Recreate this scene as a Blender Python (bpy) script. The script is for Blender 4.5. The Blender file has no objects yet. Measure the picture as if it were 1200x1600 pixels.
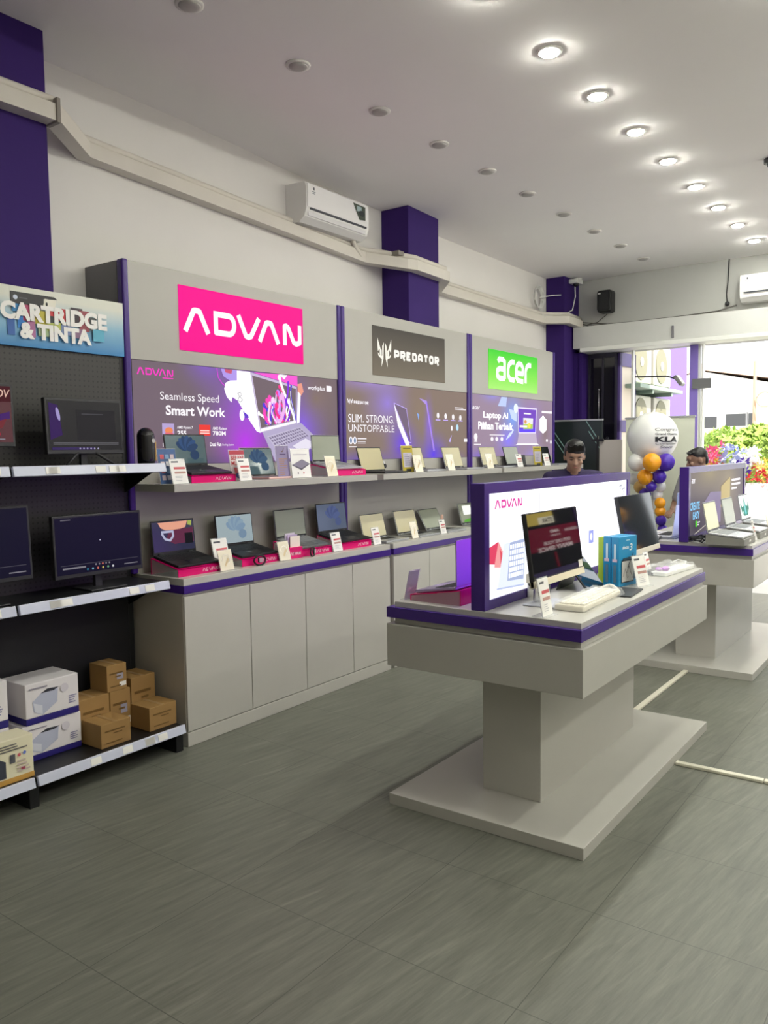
import bpy, bmesh, math, random
from mathutils import Vector, Matrix, Euler
S = bpy.context.scene
COL = S.collection
R = math.radians
random.seed(7)

# ------------------------------------------------------------------ camera, sky, sun, exposure
CAM_LOC = (4.29, 0.0, 1.65)
YAW, PITCH, ROLL, FPX = 0.628229156, -0.0737903191, -0.0128860114, 1270.32
def make_camera():
    f = Vector((-math.sin(YAW)*math.cos(PITCH), math.cos(YAW)*math.cos(PITCH), math.sin(PITCH)))
    r0 = f.cross(Vector((0, 0, 1))).normalized(); u0 = r0.cross(f)
    r = r0*math.cos(ROLL)+u0*math.sin(ROLL); u = -r0*math.sin(ROLL)+u0*math.cos(ROLL)
    m = Matrix((( r.x, u.x, -f.x, CAM_LOC[0]), (r.y, u.y, -f.y, CAM_LOC[1]), (r.z, u.z, -f.z, CAM_LOC[2]), (0, 0, 0, 1)))
    cd = bpy.data.cameras.new('camera'); cd.sensor_fit = 'VERTICAL'; cd.sensor_height = 36.0
    cd.lens = 36.0*FPX/1600.0; cd.clip_start = 0.05; cd.clip_end = 200
    co = bpy.data.objects.new('camera', cd); COL.objects.link(co); co.matrix_world = m
    S.camera = co
make_camera()
w = bpy.data.worlds.new('sky'); S.world = w; w.use_nodes = True
bg = w.node_tree.nodes['Background']; bg.inputs[0].default_value = (0.93, 0.97, 1.0, 1); bg.inputs[1].default_value = 2.2
sd = bpy.data.lights.new('sun', 'SUN'); sd.energy = 8.0; sd.angle = R(1.0); sd.color = (1.0, 0.93, 0.80)
so = bpy.data.objects.new('sun', sd); COL.objects.link(so)
so.rotation_euler = Vector((-0.62, 0.16, -0.74)).to_track_quat('-Z', 'Y').to_euler()
S.view_settings.view_transform = 'Standard'; S.view_settings.look = 'None'
S.view_settings.exposure = 0.0; S.view_settings.gamma = 1.0
try: S.view_settings.use_curve_mapping = False
except Exception: pass
LAMP = 348.0          # radiance of a lit downlight

# ------------------------------------------------------------------ materials
def lin(h):
    if not isinstance(h, str): return tuple(h)
    h = h.lstrip('#'); c = [int(h[i:i+2], 16)/255 for i in (0, 2, 4)]
    return tuple(x/12.92 if x <= .04045 else ((x+.055)/1.055)**2.4 for x in c)
_M = {}
def M(name, col='#808080', rough=.5, metal=0, spec=.5, emit=None, es=1.0, alpha=1, trans=0, vary=0, vscale=8, bump=0, coat=0):
    if name in _M: return _M[name]
    m = bpy.data.materials.new(name); m.use_nodes = True
    nt = m.node_tree; b = nt.nodes['Principled BSDF']
    c = lin(col)
    b.inputs['Base Color'].default_value = (*c, 1); b.inputs['Roughness'].default_value = rough
    b.inputs['Metallic'].default_value = metal; b.inputs['Specular IOR Level'].default_value = spec
    b.inputs['Alpha'].default_value = alpha; b.inputs['Transmission Weight'].default_value = trans
    b.inputs['Coat Weight'].default_value = coat
    if emit is not None:
        b.inputs['Emission Color'].default_value = (*lin(emit), 1); b.inputs['Emission Strength'].default_value = es
    if vary or bump:
        tc = nt.nodes.new('ShaderNodeTexCoord'); nz = nt.nodes.new('ShaderNodeTexNoise')
        nz.inputs['Scale'].default_value = vscale; nz.inputs['Detail'].default_value = 5
        nt.links.new(tc.outputs['Object'], nz.inputs['Vector'])
        if vary:
            mx = nt.nodes.new('ShaderNodeMix'); mx.data_type = 'RGBA'
            mx.inputs['A'].default_value = (*[x*(1-vary) for x in c], 1); mx.inputs['B'].default_value = (*[min(1, x*(1+vary)) for x in c], 1)
            nt.links.new(nz.outputs['Fac'], mx.inputs['Factor']); nt.links.new(mx.outputs['Result'], b.inputs['Base Color'])
        if bump:
            bp = nt.nodes.new('ShaderNodeBump'); bp.inputs['Strength'].default_value = bump; bp.inputs['Distance'].default_value = .01
            nt.links.new(nz.outputs['Fac'], bp.inputs['Height']); nt.links.new(bp.outputs['Normal'], b.inputs['Normal'])
    _M[name] = m
    return m
def EM(hexcol, es=1.0, rough=.5, spec=.12):
    return M('lit_%s_%.2f' % (hexcol.strip('#'), es), '#000000', rough, spec=spec, emit=hexcol, es=es)
def INK(hexcol, rough=.5):
    return M('print_%s' % hexcol.strip('#'), hexcol, rough)

WHITE_WALL = M('white_wall_paint', (.79, .765, .735), .85, vary=.04, vscale=1.5, bump=.08)
CEIL = M('ceiling_paint', (.93, .905, .895), .8, vary=.03, vscale=1.2)
PURPLE_PAINT = M('purple_paint', (.036, .012, .135), .7, spec=.25, vary=.05, vscale=3)
PURPLE = M('purple_laminate', (.054, .019, .215), .26, spec=.4)
GREY = M('grey_laminate', (.53, .515, .47), .32, vary=.04, vscale=5)
GREY_TABLE = M('table_laminate', (.475, .463, .425), .32, vary=.04, vscale=5)
GREY_UNIT = M('warm_grey_laminate', (.43, .415, .38), .38, vary=.04, vscale=5)
BLACK = M('black_plastic', '#0e0e10', .4)
DARK = M('dark_grey_plastic', '#26262a', .45)
SILVER = M('silver_shell', '#b9bbbe', .32, metal=.55)
WHITEP = M('white_plastic', '#e6e6e2', .35)
PAPER = M('white_card', '#f1efeb', .6)
PINK = M('pink_acrylic', (.72, .005, .16), .18)
CLEAR = M('clear_acrylic', '#f2f4f6', .08, alpha=.28)
STEEL = M('black_steel', '#101114', .45)
RAIL = M('price_rail', '#cfd3e6', .2)
CHROME = M('brushed_metal', '#c9c9c9', .2, metal=1)

def floor_material():
    m = bpy.data.materials.new('grey_stone_tiles'); m.use_nodes = True; nt = m.node_tree; b = nt.nodes['Principled BSDF']
    N = nt.nodes.new; L = nt.links.new
    tc = N('ShaderNodeTexCoord'); mp = N('ShaderNodeMapping'); mp.inputs['Scale'].default_value = (14, 1.0, 1)
    mr0 = N('ShaderNodeMapping'); mr0.inputs['Rotation'].default_value = (0, 0, R(7))
    L(tc.outputs['Object'], mr0.inputs['Vector']); L(mr0.outputs['Vector'], mp.inputs['Vector'])
    n1 = N('ShaderNodeTexNoise'); n1.inputs['Scale'].default_value = 2.6; n1.inputs['Detail'].default_value = 10; n1.inputs['Roughness'].default_value = .74; n1.inputs['Distortion'].default_value = .12
    L(mp.outputs['Vector'], n1.inputs['Vector'])
    n2 = N('ShaderNodeTexNoise'); n2.inputs['Scale'].default_value = 1.1; n2.inputs['Detail'].default_value = 4
    L(tc.outputs['Object'], n2.inputs['Vector'])
    cr = N('ShaderNodeValToRGB'); e = cr.color_ramp.elements
    e[0].position = .30; e[0].color = (.080, .083, .066, 1); e[1].position = .72; e[1].color = (.235, .238, .195, 1)
    L(n1.outputs['Fac'], cr.inputs['Fac'])
    mx = N('ShaderNodeMix'); mx.data_type = 'RGBA'; mx.inputs['Factor'].default_value = .38
    cr2 = N('ShaderNodeValToRGB'); cr2.color_ramp.elements[0].color = (.095, .098, .082, 1); cr2.color_ramp.elements[1].color = (.175, .178, .152, 1)
    L(n2.outputs['Fac'], cr2.inputs['Fac']); L(cr.outputs['Color'], mx.inputs['A']); L(cr2.outputs['Color'], mx.inputs['B'])
    ma = N('ShaderNodeMapping'); ma.inputs['Rotation'].default_value = (0, 0, R(13)); mb_ = N('ShaderNodeMapping'); mb_.inputs['Scale'].default_value = (16, 1.3, 1)
    L(tc.outputs['Object'], ma.inputs['Vector']); L(ma.outputs['Vector'], mb_.inputs['Vector'])
    n3 = N('ShaderNodeTexNoise'); n3.inputs['Scale'].default_value = 1.5; n3.inputs['Detail'].default_value = 7; n3.inputs['Roughness'].default_value = .62; n3.inputs['Distortion'].default_value = .6
    L(mb_.outputs['Vector'], n3.inputs['Vector'])
    cv = N('ShaderNodeValToRGB'); cv.color_ramp.elements[0].position = .57; cv.color_ramp.elements[1].position = .72
    L(n3.outputs['Fac'], cv.inputs['Fac'])
    vn = N('ShaderNodeMath'); vn.operation = 'MULTIPLY'; vn.inputs[1].default_value = .55; L(cv.outputs['Color'], vn.inputs[0])
    vx = N('ShaderNodeMix'); vx.data_type = 'RGBA'; vx.inputs['B'].default_value = (.245, .245, .205, 1); L(vn.outputs[0], vx.inputs['Factor']); L(mx.outputs['Result'], vx.inputs['A'])
    mx = vx
    sx = N('ShaderNodeSeparateXYZ'); L(tc.outputs['Object'], sx.inputs[0])
    def seam(out, off):
        a = N('ShaderNodeMath'); a.operation = 'ADD'; a.inputs[1].default_value = off; L(out, a.inputs[0])
        d = N('ShaderNodeMath'); d.operation = 'DIVIDE'; d.inputs[1].default_value = .61; L(a.outputs[0], d.inputs[0])
        f = N('ShaderNodeMath'); f.operation = 'FRACT'; L(d.outputs[0], f.inputs[0])
        l = N('ShaderNodeMath'); l.operation = 'LESS_THAN'; l.inputs[1].default_value = .0055; L(f.outputs[0], l.inputs[0])
        return l.outputs[0]
    s1 = seam(sx.outputs['X'], 50*.61-3.243); s2 = seam(sx.outputs['Y'], 50*.61-2.072)
    mxx = N('ShaderNodeMath'); mxx.operation = 'MAXIMUM'; L(s1, mxx.inputs[0]); L(s2, mxx.inputs[1])
    g = N('ShaderNodeMix'); g.data_type = 'RGBA'; g.inputs['B'].default_value = (.082, .084, .071, 1)
    L(mxx.outputs[0], g.inputs['Factor']); L(mx.outputs['Result'], g.inputs['A']); L(g.outputs['Result'], b.inputs['Base Color'])
    rr = N('ShaderNodeMapRange'); rr.inputs['To Min'].default_value = .34; rr.inputs['To Max'].default_value = .5
    L(n1.outputs['Fac'], rr.inputs['Value']); L(rr.outputs['Result'], b.inputs['Roughness'])
    bp = N('ShaderNodeBump'); bp.inputs['Strength'].default_value = .12; bp.inputs['Distance'].default_value = .004
    L(n1.outputs['Fac'], bp.inputs['Height']); L(bp.outputs['Normal'], b.inputs['Normal'])
    b.inputs['Specular IOR Level'].default_value = .42
    return m
def pegboard_material(name, base):
    m = bpy.data.materials.new(name); m.use_nodes = True; nt = m.node_tree; b = nt.nodes['Principled BSDF']
    N = nt.nodes.new; L = nt.links.new
    tc = N('ShaderNodeTexCoord'); sx = N('ShaderNodeSeparateXYZ'); L(tc.outputs['Object'], sx.inputs[0])
    def cell(o):
        d = N('ShaderNodeMath'); d.operation = 'DIVIDE'; d.inputs[1].default_value = .028; L(o, d.inputs[0])
        f = N('ShaderNodeMath'); f.operation = 'FRACT'; L(d.outputs[0], f.inputs[0])
        s = N('ShaderNodeMath'); s.operation = 'SUBTRACT'; s.inputs[1].default_value = .5; L(f.outputs[0], s.inputs[0])
        p = N('ShaderNodeMath'); p.operation = 'POWER'; p.inputs[1].default_value = 2; L(s.outputs[0], p.inputs[0]); return p.outputs[0]
    a = N('ShaderNodeMath'); a.operation = 'ADD'; L(cell(sx.outputs['Y']), a.inputs[0]); L(cell(sx.outputs['Z']), a.inputs[1])
    lt = N('ShaderNodeMath'); lt.operation = 'LESS_THAN'; lt.inputs[1].default_value = .035; L(a.outputs[0], lt.inputs[0])
    mx = N('ShaderNodeMix'); mx.data_type = 'RGBA'; mx.inputs['A'].default_value = (*lin(base), 1); mx.inputs['B'].default_value = (.004, .004, .005, 1)
    L(lt.outputs[0], mx.inputs['Factor']); L(mx.outputs['Result'], b.inputs['Base Color']); b.inputs['Roughness'].default_value = .45
    return m

# ------------------------------------------------------------------ mesh building
class MB:
    def __init__(s): s.bm = bmesh.new()
    def box(s, a, b, bev=0, mat=None, seg=2):
        a = Vector(a); b = Vector(b); c = (a+b)/2; d = b-a
        mm = Matrix.Translation(c) @ Matrix.Diagonal((abs(d.x), abs(d.y), abs(d.z), 1))
        if mat is not None: mm = mat @ mm
        t = bmesh.new(); bmesh.ops.create_cube(t, size=1, matrix=mm)
        if bev: bmesh.ops.bevel(t, geom=list(t.edges), offset=bev, segments=seg, affect='EDGES', profile=.5)
        s.join(t); return s
    def join(s, t):
        me = bpy.data.meshes.new('t'); t.to_mesh(me); t.free(); s.bm.from_mesh(me); bpy.data.meshes.remove(me)
    def cyl(s, p0, p1, r0, r1=None, n=20, smooth=True):
        p0 = Vector(p0); p1 = Vector(p1); r1 = r0 if r1 is None else r1
        d = p1-p0; q = d.to_track_quat('Z', 'Y').to_matrix().to_4x4()
        t = bmesh.new(); bmesh.ops.create_cone(t, cap_ends=True, segments=n, radius1=r0, radius2=r1, depth=d.length, matrix=Matrix.Translation((p0+p1)/2) @ q)
        for f in t.faces: f.smooth = smooth and len(f.verts) == 4
        s.join(t); return s
    def ball(s, c, r, n=20, mat=None):
        r = Vector(r) if hasattr(r, '__len__') else Vector((r, r, r))
        mm = Matrix.Translation(c) @ (mat if mat is not None else Matrix()) @ Matrix.Diagonal((*r, 1))
        t = bmesh.new(); bmesh.ops.create_uvsphere(t, u_segments=n, v_segments=max(6, n//2), radius=1, matrix=mm)
        for f in t.faces: f.smooth = True
        s.join(t); return s
    def tube(s, pts, r, n=8):
        pts = [Vector(p) for p in pts]
        rings = []; up = Vector((0, 0, 1))
        for i, p in enumerate(pts):
            d = (pts[min(i+1, len(pts)-1)]-pts[max(i-1, 0)]).normalized()
            if abs(d.dot(up)) > .95: x = d.cross(Vector((1, 0, 0))).normalized()
            else: x = d.cross(up).normalized()
            y = d.cross(x).normalized(); rr = r[i] if hasattr(r, '__len__') else r
            rings.append([s.bm.verts.new(p+x*rr*math.cos(2*math.pi*k/n)+y*rr*math.sin(2*math.pi*k/n)) for k in range(n)])
        for a, b in zip(rings, rings[1:]):
            for k in range(n):
                f = s.bm.faces.new((a[k], a[(k+1) % n], b[(k+1) % n], b[k])); f.smooth = True
        s.bm.faces.new(rings[0]); s.bm.faces.new(rings[-1]); return s
    def prism(s, pts2, h0, h1, mat=None):
        """outline in local x,y; extruded along local z"""
        mat = mat if mat is not None else Matrix()
        lo = [s.bm.verts.new(mat @ Vector((p[0], p[1], h0))) for p in pts2]; hi = [s.bm.verts.new(mat @ Vector((p[0], p[1], h1))) for p in pts2]
        n = len(pts2)
        s.bm.faces.new(lo); s.bm.faces.new(hi)
        for i in range(n): s.bm.faces.new((lo[i], lo[(i+1) % n], hi[(i+1) % n], hi[i]))
        return s
    def lathe(s, prof, n=24, c=(0, 0, 0)):
        c = Vector(c); rings = []
        for r, z in prof: rings.append([s.bm.verts.new(c+Vector((max(r, 1e-4)*math.cos(2*math.pi*k/n), max(r, 1e-4)*math.sin(2*math.pi*k/n), z))) for k in range(n)])
        for a, b in zip(rings, rings[1:]):
            for k in range(n):
                f = s.bm.faces.new((a[k], a[(k+1) % n], b[(k+1) % n], b[k])); f.smooth = True
        s.bm.faces.new(rings[0]); s.bm.faces.new(rings[-1]); return s
    def capsule(s, p0, p1, r0, r1, n=14):
        p0 = Vector(p0); p1 = Vector(p1); d = (p1-p0).normalized(); pts = []; rs = []
        for k in range(5):
            a = math.pi/2*(1-k/4); pts.append(p0-d*r0*math.sin(a)); rs.append(max(r0*math.cos(a), .0008))
        for k in range(1, 4): pts.append(p0.lerp(p1, k/4)); rs.append(r0+(r1-r0)*k/4)
        for k in range(5):
            a = math.pi/2*k/4; pts.append(p1+d*r1*math.sin(a)); rs.append(max(r1*math.cos(a), .0008))
        return s.tube(pts, rs, n)
    def mesh(s, name):
        bmesh.ops.recalc_face_normals(s.bm, faces=s.bm.faces)
        me = bpy.data.meshes.new(name); s.bm.to_mesh(me); s.bm.free(); return me
def link(name, data, parent=None, loc=None):
    o = bpy.data.objects.new(name, data); COL.objects.link(o)
    if parent is not None: o.parent = parent
    if loc is not None: o.location = loc
    return o
def part(name, mb, mat, parent, label=None):
    me = mb.mesh(name)
    for m in (mat if isinstance(mat, (list, tuple)) else [mat]): me.materials.append(m)
    o = link(name, me, parent)
    if label: o['label'] = label
    return o
def tag(o, label, cat, group=None):
    o['label'] = label; o['category'] = cat
    if group: o['group'] = group
    return o
def thing(name, label, cat, loc=(0, 0, 0), rot=(0, 0, 0), group=None):
    o = bpy.data.objects.new(name, None); COL.objects.link(o); o.empty_display_size = .1
    o.location = loc; o.rotation_euler = rot
    return tag(o, label, cat, group)
def single(name, mb, mat, label, cat, loc=(0, 0, 0), rot=(0, 0, 0), group=None):
    o = part(name, mb, mat, None); o.location = loc; o.rotation_euler = rot
    return tag(o, label, cat, group)
def struct(name, mb, mat, parent=None):
    o = part(name, mb, mat, parent)
    if parent is None: o['kind'] = 'structure'
    return o
def copy_tree(o, parent=None):
    c = o.copy(); COL.objects.link(c)
    if parent is not None: c.parent = parent
    for ch in [x for x in COL.objects if x.parent == o]: copy_tree(ch, c)
    return c

# ------------------------------------------------------------------ flat artwork and lettering (printed or lit faces)
_T = {}
def glyphs(text, bold=0.0, shear=0.0):
    k = (text, bold, shear)
    if k not in _T:
        cu = bpy.data.curves.new('t', 'FONT'); cu.body = text; cu.size = 1; cu.offset = bold; cu.shear = shear; cu.resolution_u = 3
        ob = bpy.data.objects.new('t', cu); me = bpy.data.meshes.new_from_object(ob)
        vs = [tuple(v.co[:2]) for v in me.vertices]; fs = [tuple(p.vertices) for p in me.polygons]
        bpy.data.objects.remove(ob); bpy.data.curves.remove(cu); bpy.data.meshes.remove(me)
        _T[k] = (vs, fs)
    return _T[k]
class Art:
    """layers of flat shapes on a face: u to the reader's right, v up, w out of the face"""
    def __init__(s, parent, o, u, v, off=.0010, step=.0005):
        u = Vector(u).normalized(); v = Vector(v).normalized(); n = u.cross(v); o = Vector(o)
        s.M = Matrix(((u.x, v.x, n.x, o.x), (u.y, v.y, n.y, o.y), (u.z, v.z, n.z, o.z), (0, 0, 0, 1)))
        s.parent = parent; s.w = off; s.step = step; s.g = {}; s.last = None
    def _bm(s, partname, mat):
        k = (partname, mat.name)
        if s.last != k: s.w += s.step; s.last = k
        if k not in s.g: s.g[k] = (bmesh.new(), mat)
        return s.g[k][0]
    def add(s, partname, mat, vs, fs):
        bm = s._bm(partname, mat)
        bv = [bm.verts.new(s.M @ Vector((p[0], p[1], s.w))) for p in vs]
        for f in fs:
            try: bm.faces.new([bv[i] for i in f])
            except ValueError: pass
        return s
    def poly(s, partname, mat, pts): return s.add(partname, mat, pts, [tuple(range(len(pts)))])
    def rect(s, partname, mat, u0, v0, u1, v1): return s.poly(partname, mat, [(u0, v0), (u1, v0), (u1, v1), (u0, v1)])
    def ell(s, partname, mat, cu, cv, ru, rv, n=24, rot=0):
        c, q = math.cos(rot), math.sin(rot)
        return s.poly(partname, mat, [(cu+ru*math.cos(t)*c-rv*math.sin(t)*q, cv+ru*math.cos(t)*q+rv*math.sin(t)*c) for t in [2*math.pi*k/n for k in range(n)]])
    def stroke(s, partname, mat, pts, wd, round_=True):
        for (a, b) in zip(pts, pts[1:]):
            a = Vector(a); b = Vector(b); d = (b-a)
            if d.length < 1e-6: continue
            d.normalize(); p = Vector((-d.y, d.x))*wd/2
            s.poly(partname, mat, [a-p, b-p, b+p, a+p])
        if round_:
            for q in pts[1:-1]: s.ell(partname, mat, q[0], q[1], wd/2, wd/2, 12)
        return s
    def text(s, partname, mat, t, u0, v0, u1, v1, bold=0.0, shear=0.0, mirror=False):
        vs, fs = glyphs(t, bold, shear)
        if not vs: return s
        x0 = min(p[0] for p in vs); x1 = max(p[0] for p in vs); y0 = min(p[1] for p in vs); y1 = max(p[1] for p in vs)
        out = []
        for p in vs:
            fx = (p[0]-x0)/(x1-x0)
            if mirror: fx = 1-fx
            out.append((u0+fx*(u1-u0), v0+(p[1]-y0)/(y1-y0)*(v1-v0)))
        return s.add(partname, mat, out, fs)
    def bars(s, partname, mat, u0, v0, u1, v1, n, fill=.45, ragged=True, rnd=random.Random(3)):
        h = (v1-v0)/n
        for i in range(n):
            e = u1-(u1-u0)*(rnd.random()*.45 if ragged else 0)
            s.rect(partname, mat, u0, v1-(i+1)*h+h*(1-fill)/2, e, v1-i*h-h*(1-fill)/2)
        return s
    def flush(s, parent=None):
        for (pn, mn), (bm, mat) in s.g.items():
            me = bpy.data.meshes.new(pn); bm.to_mesh(me); bm.free(); me.materials.append(mat)
            link(pn, me, parent or s.parent)
        s.g = {}
def arc(c, r, a0, a1, n=8, rv=None):
    rv = r if rv is None else rv
    return [(c[0]+r*math.cos(R(a0+(a1-a0)*k/n)), c[1]+rv*math.sin(R(a0+(a1-a0)*k/n))) for k in range(n+1)]
def advan_word(a, pn, mat, u0, v0, u1, v1, wf=.23):
    """the wide ribbon-letter wordmark A D V A N"""
    W = u1-u0; H = v1-v0; t = H*wf
    X = lambda f: u0+W*f
    lo = v0; hi = v1-t/2; lo2 = v0+t/2
    def A(x0, x1):
        m = (x0+x1)/2
        a.stroke(pn, mat, [(X(x0)+t*.5, lo), (X(m-.022), hi-H*.02), (X(m-.008), hi), (X(m+.008), hi), (X(m+.022), hi-H*.02), (X(x1)-t*.5, lo)], t)
    A(0, .205); A(.592, .795)
    d0, d1 = X(.232)+t/2, X(.412)-t/2; rr = H/2-t/2; c = (d1-rr*.8, (v0+v1)/2)
    a.stroke(pn, mat, [(d0, v1), (d0, lo2), (c[0], lo2)]+arc(c, rr*.8, -90, 90, 10, rr)+[(d0, hi)], t)
    a.stroke(pn, mat, [(X(.414)+t*.5, v1), (X(.492), lo2+H*.03), (X(.512), lo2), (X(.535), lo2+H*.05), (X(.62)-t*.4, v1)], t)
    a.stroke(pn, mat, [(X(.822)+t/2, lo), (X(.822)+t/2, hi-H*.03), (X(.838)+t/2, hi), (X(.86)+t*.4, hi-H*.06), (X(.935)-t*.3, lo2+H*.05), (X(.958)-t*.3, lo2), (X(1)-t/2, lo2+H*.08), (X(1)-t/2, v1)], t)
def acer_word(a, pn, mat, u0, v0, u1, v1, wf=.2):
    W = u1-u0; H = v1-v0; t = H*wf
    P = lambda x, y: (u0+W*x, v0+H*y)
    w2 = t/2/W; h2 = t/2/H
    rx = .115
    def ring(cx, a0, a1, rx=.115, cy=.48, ry=.48-.1): return [P(cx+rx*math.cos(R(q)), cy+ry*math.sin(R(q))) for q in [a0+(a1-a0)*k/14 for k in range(15)]]
    a.stroke(pn, mat, [P(.06, .78), P(.09, .90-.0), P(.19, .90), P(.235, .82), P(.235, .1)], t)
    a.stroke(pn, mat, [P(.235, .1), P(.10, .1), P(.045, .17), P(.045, .42), P(.10, .5), P(.235, .5)], t)
    a.stroke(pn, mat, [P(.50, .86), P(.43, .86), P(.355, .74), P(.33, .55), P(.33, .28), P(.38, .1), P(.50, .1)], t)
    a.stroke(pn, mat, [P(.56, .42), P(.74, .42), P(.74, .68), P(.70, .82), P(.62, .84), P(.57, .74), P(.55, .5), P(.55, .24), P(.60, .1), P(.75, .08)], t)
    a.stroke(pn, mat, [P(.82, .02), P(.82, .55), P(.85, .74), P(.90, .84), P(.98, .84)], t)
def claw_emblem(a, pn, mat, u0, v0, u1, v1):
    W = u1-u0; H = v1-v0; P = lambda L: [(u0+W*x, v0+H*y) for x, y in L]
    for m in (0, 1):
        f = (lambda L: [(1-x, y) for x, y in L][::-1]) if m else (lambda L: L)
        a.poly(pn, mat, P(f([(0, 1), (.22, .62), (.30, .58), (.30, .30), (.16, .44), (.16, .62), (.03, .52), (.0, .72)])))
        a.poly(pn, mat, P(f([(.03, .48), (.14, .40), (.30, .26), (.28, .0), (.42, .28), (.46, .86), (.34, .72), (.34, .40), (.20, .30), (.05, .38)])))
# ------------------------------------------------------------------ the room
X1, YB, YF = 6.4, -3.2, 9.75
fl_mat = floor_material()
struct('floor', MB().box((-.2, YB-.2, -.1), (X1+.2, YF+.1, 0)), fl_mat)
struct('wall_left', MB().box((-.2, YB-.2, 0), (0, YF+.2, 4.1)), WHITE_WALL)
struct('wall_right', MB().box((X1, YB-.2, 0), (X1+.2, YF+.2, 4.1)), WHITE_WALL)
struct('wall_back', MB().box((0, YB-.2, 0), (X1, YB, 4.1)), M('back_wall_paint', (.45, .42, .36), .85, vary=.04, vscale=2))
struct('wall_front', MB().box((0, YF, 2.83), (X1, YF+.2, 4.1)), M('front_wall_grey', (.50, .50, .48), .85, vary=.04, vscale=1.5))  # front wall toned a darker grey than the side walls
def ceiling():
    prof = [(-3.4, .12), (2.74, .12), (3.2, .11), (3.7, .10), (4.3, .075), (4.7, .045), (5.8, .02), (6.9, -.01), (10, -.02)]
    def dz(x, y):
        for (a, b), (c, d) in zip(prof, prof[1:]):
            if y <= c: h = b+(d-b)*(y-a)/(c-a); break
        else: h = prof[-1][1]
        t = min(1, max(0, (1.05-x)/.7)); return h*t*t*(3-2*t)
    bm = bmesh.new(); xs = [-.2, 0, .2, .35, .5, .65, .8, .95, 1.1, 1.5, 2.5, 4, X1+.2]; ys = [YB-.2+i*(YF+.4-YB)/40 for i in range(41)]
    lo = [[bm.verts.new((x, y, 3.74+dz(x, y))) for y in ys] for x in xs]; hi = [[bm.verts.new((x, y, 4.15)) for y in ys] for x in xs]
    for i in range(len(xs)-1):
        for j in range(40):
            f = bm.faces.new((lo[i][j], lo[i+1][j], lo[i+1][j+1], lo[i][j+1])); f.smooth = True
            bm.faces.new((hi[i][j], hi[i][j+1], hi[i+1][j+1], hi[i+1][j]))
    mb = MB(); mb.bm.free(); mb.bm = bm
    struct('ceiling', mb, CEIL)
ceiling()
struct('column_near', MB().box((0, .95, 0), (.285, 2.545, 4.0), .006), PURPLE_PAINT)
struct('column_middle', MB().box((0, 5.92, 0), (.285, 6.41, 4.0), .006), PURPLE_PAINT)
struct('column_corner', MB().box((0, 9.317, 0), (.24, YF+.1, 4.0), .006), PURPLE_PAINT)
# shutter housing over the shop opening and its lower lip
bmB = struct('trim_1', MB().box((.26, 9.53, 2.875), (X1, YF, 3.135), .004), M('shutter_box_white', (.60, .60, .58), .5, vary=.03))
struct('trim_2', MB().box((.36, 9.50, 2.828), (X1, YF+.02, 2.874), .004), WHITEP)
struct('trim_3', MB().box((1.45, 9.515, 2.9), (1.475, 9.54, 3.04), .004), M('bracket_grey', '#77757a', .5))
# storefront: pilaster, folded dark glass leaf, cream panelled leaf, posts
struct('column_storefront', MB().box((.08, 9.60, 0), (.345, YF+.16, 2.83), .004).box((.315, 9.585, 0), (.352, 9.60, 2.83)), PURPLE_PAINT)
def dark_leaf():
    t = thing('folding_glass_door', 'tall dark glass folding door leaf beside the purple pilaster', 'door', (.365, 9.78, 0))
    part('frame', MB().box((0, -.02, 0), (.02, .03, 2.82)).box((.335, -.02, 0), (.36, .03, 2.82)).box((.175, -.02, 0), (.195, .03, 2.82)).box((0, -.02, 2.77), (.36, .03, 2.82)).box((0, -.02, 0), (.36, .03, .08)), M('dark_alu', '#33303f', .35, metal=.3), t)
    part('pane', MB().box((.02, 0, .08), (.175, .01, 2.77)).box((.195, 0, .08), (.335, .01, 2.77)), M('tinted_glass', '#15131c', .08, spec=.6), t)
    h = part('handle', MB().cyl((.15, -.05, 2.0), (.15, -.05, 2.38), .007).ball((.15, -.05, 2.38), .014, 10).ball((.15, -.05, 2.0), .014, 10).cyl((.15, -.05, 2.06), (.15, -.01, 2.06), .006).cyl((.15, -.05, 2.32), (.15, -.01, 2.32), .006), CHROME, t, 'chrome handle')
    part('lock', MB().cyl((.255, -.035, 1.78), (.255, -.015, 1.78), .022), CHROME, t)
dark_leaf()
def cream_leaf():
    t = thing('panelled_door_leaf', 'cream panelled door leaf with purple frame folded outward', 'door', (.738, 9.80, 0), (0, 0, R(83)))
    w_ = .42
    part('frame', MB().box((0, -.02, 0), (.05, .03, 2.82)).box((w_-.07, -.02, 0), (w_, .03, 2.82)).box((0, -.02, 2.66), (w_, .03, 2.82)).box((0, -.02, 1.86), (w_, .03, 2.0)).box((0, -.02, .95), (w_, .03, 1.08)).box((0, -.02, 0), (w_, .03, .16)), M('leaf_frame_purple', (.11, .07, .26), .4), t)
    for z0, z1 in ((.16, .95), (1.08, 1.86), (2.0, 2.66)):
        part('panel', MB().box((.05, 0, z0), (w_-.07, .02, z1), .004), M('cream_panel', '#efe2cf', .5), t)
cream_leaf()
struct('trim_4', MB().box((.905, 9.77, 0), (.928, 9.83, 2.83)), WHITEP)
struct('column_door_post', MB().box((1.60, 9.72, 0), (1.69, 9.86, 2.83), .004), M('post_purple', (.24, .17, .58), .4))
struct('trim_5', MB().box((1.69, 9.74, 0), (1.705, 9.83, 2.83)).box((1.73, 9.74, 0), (1.745, 9.83, 2.83)), WHITEP)
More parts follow.
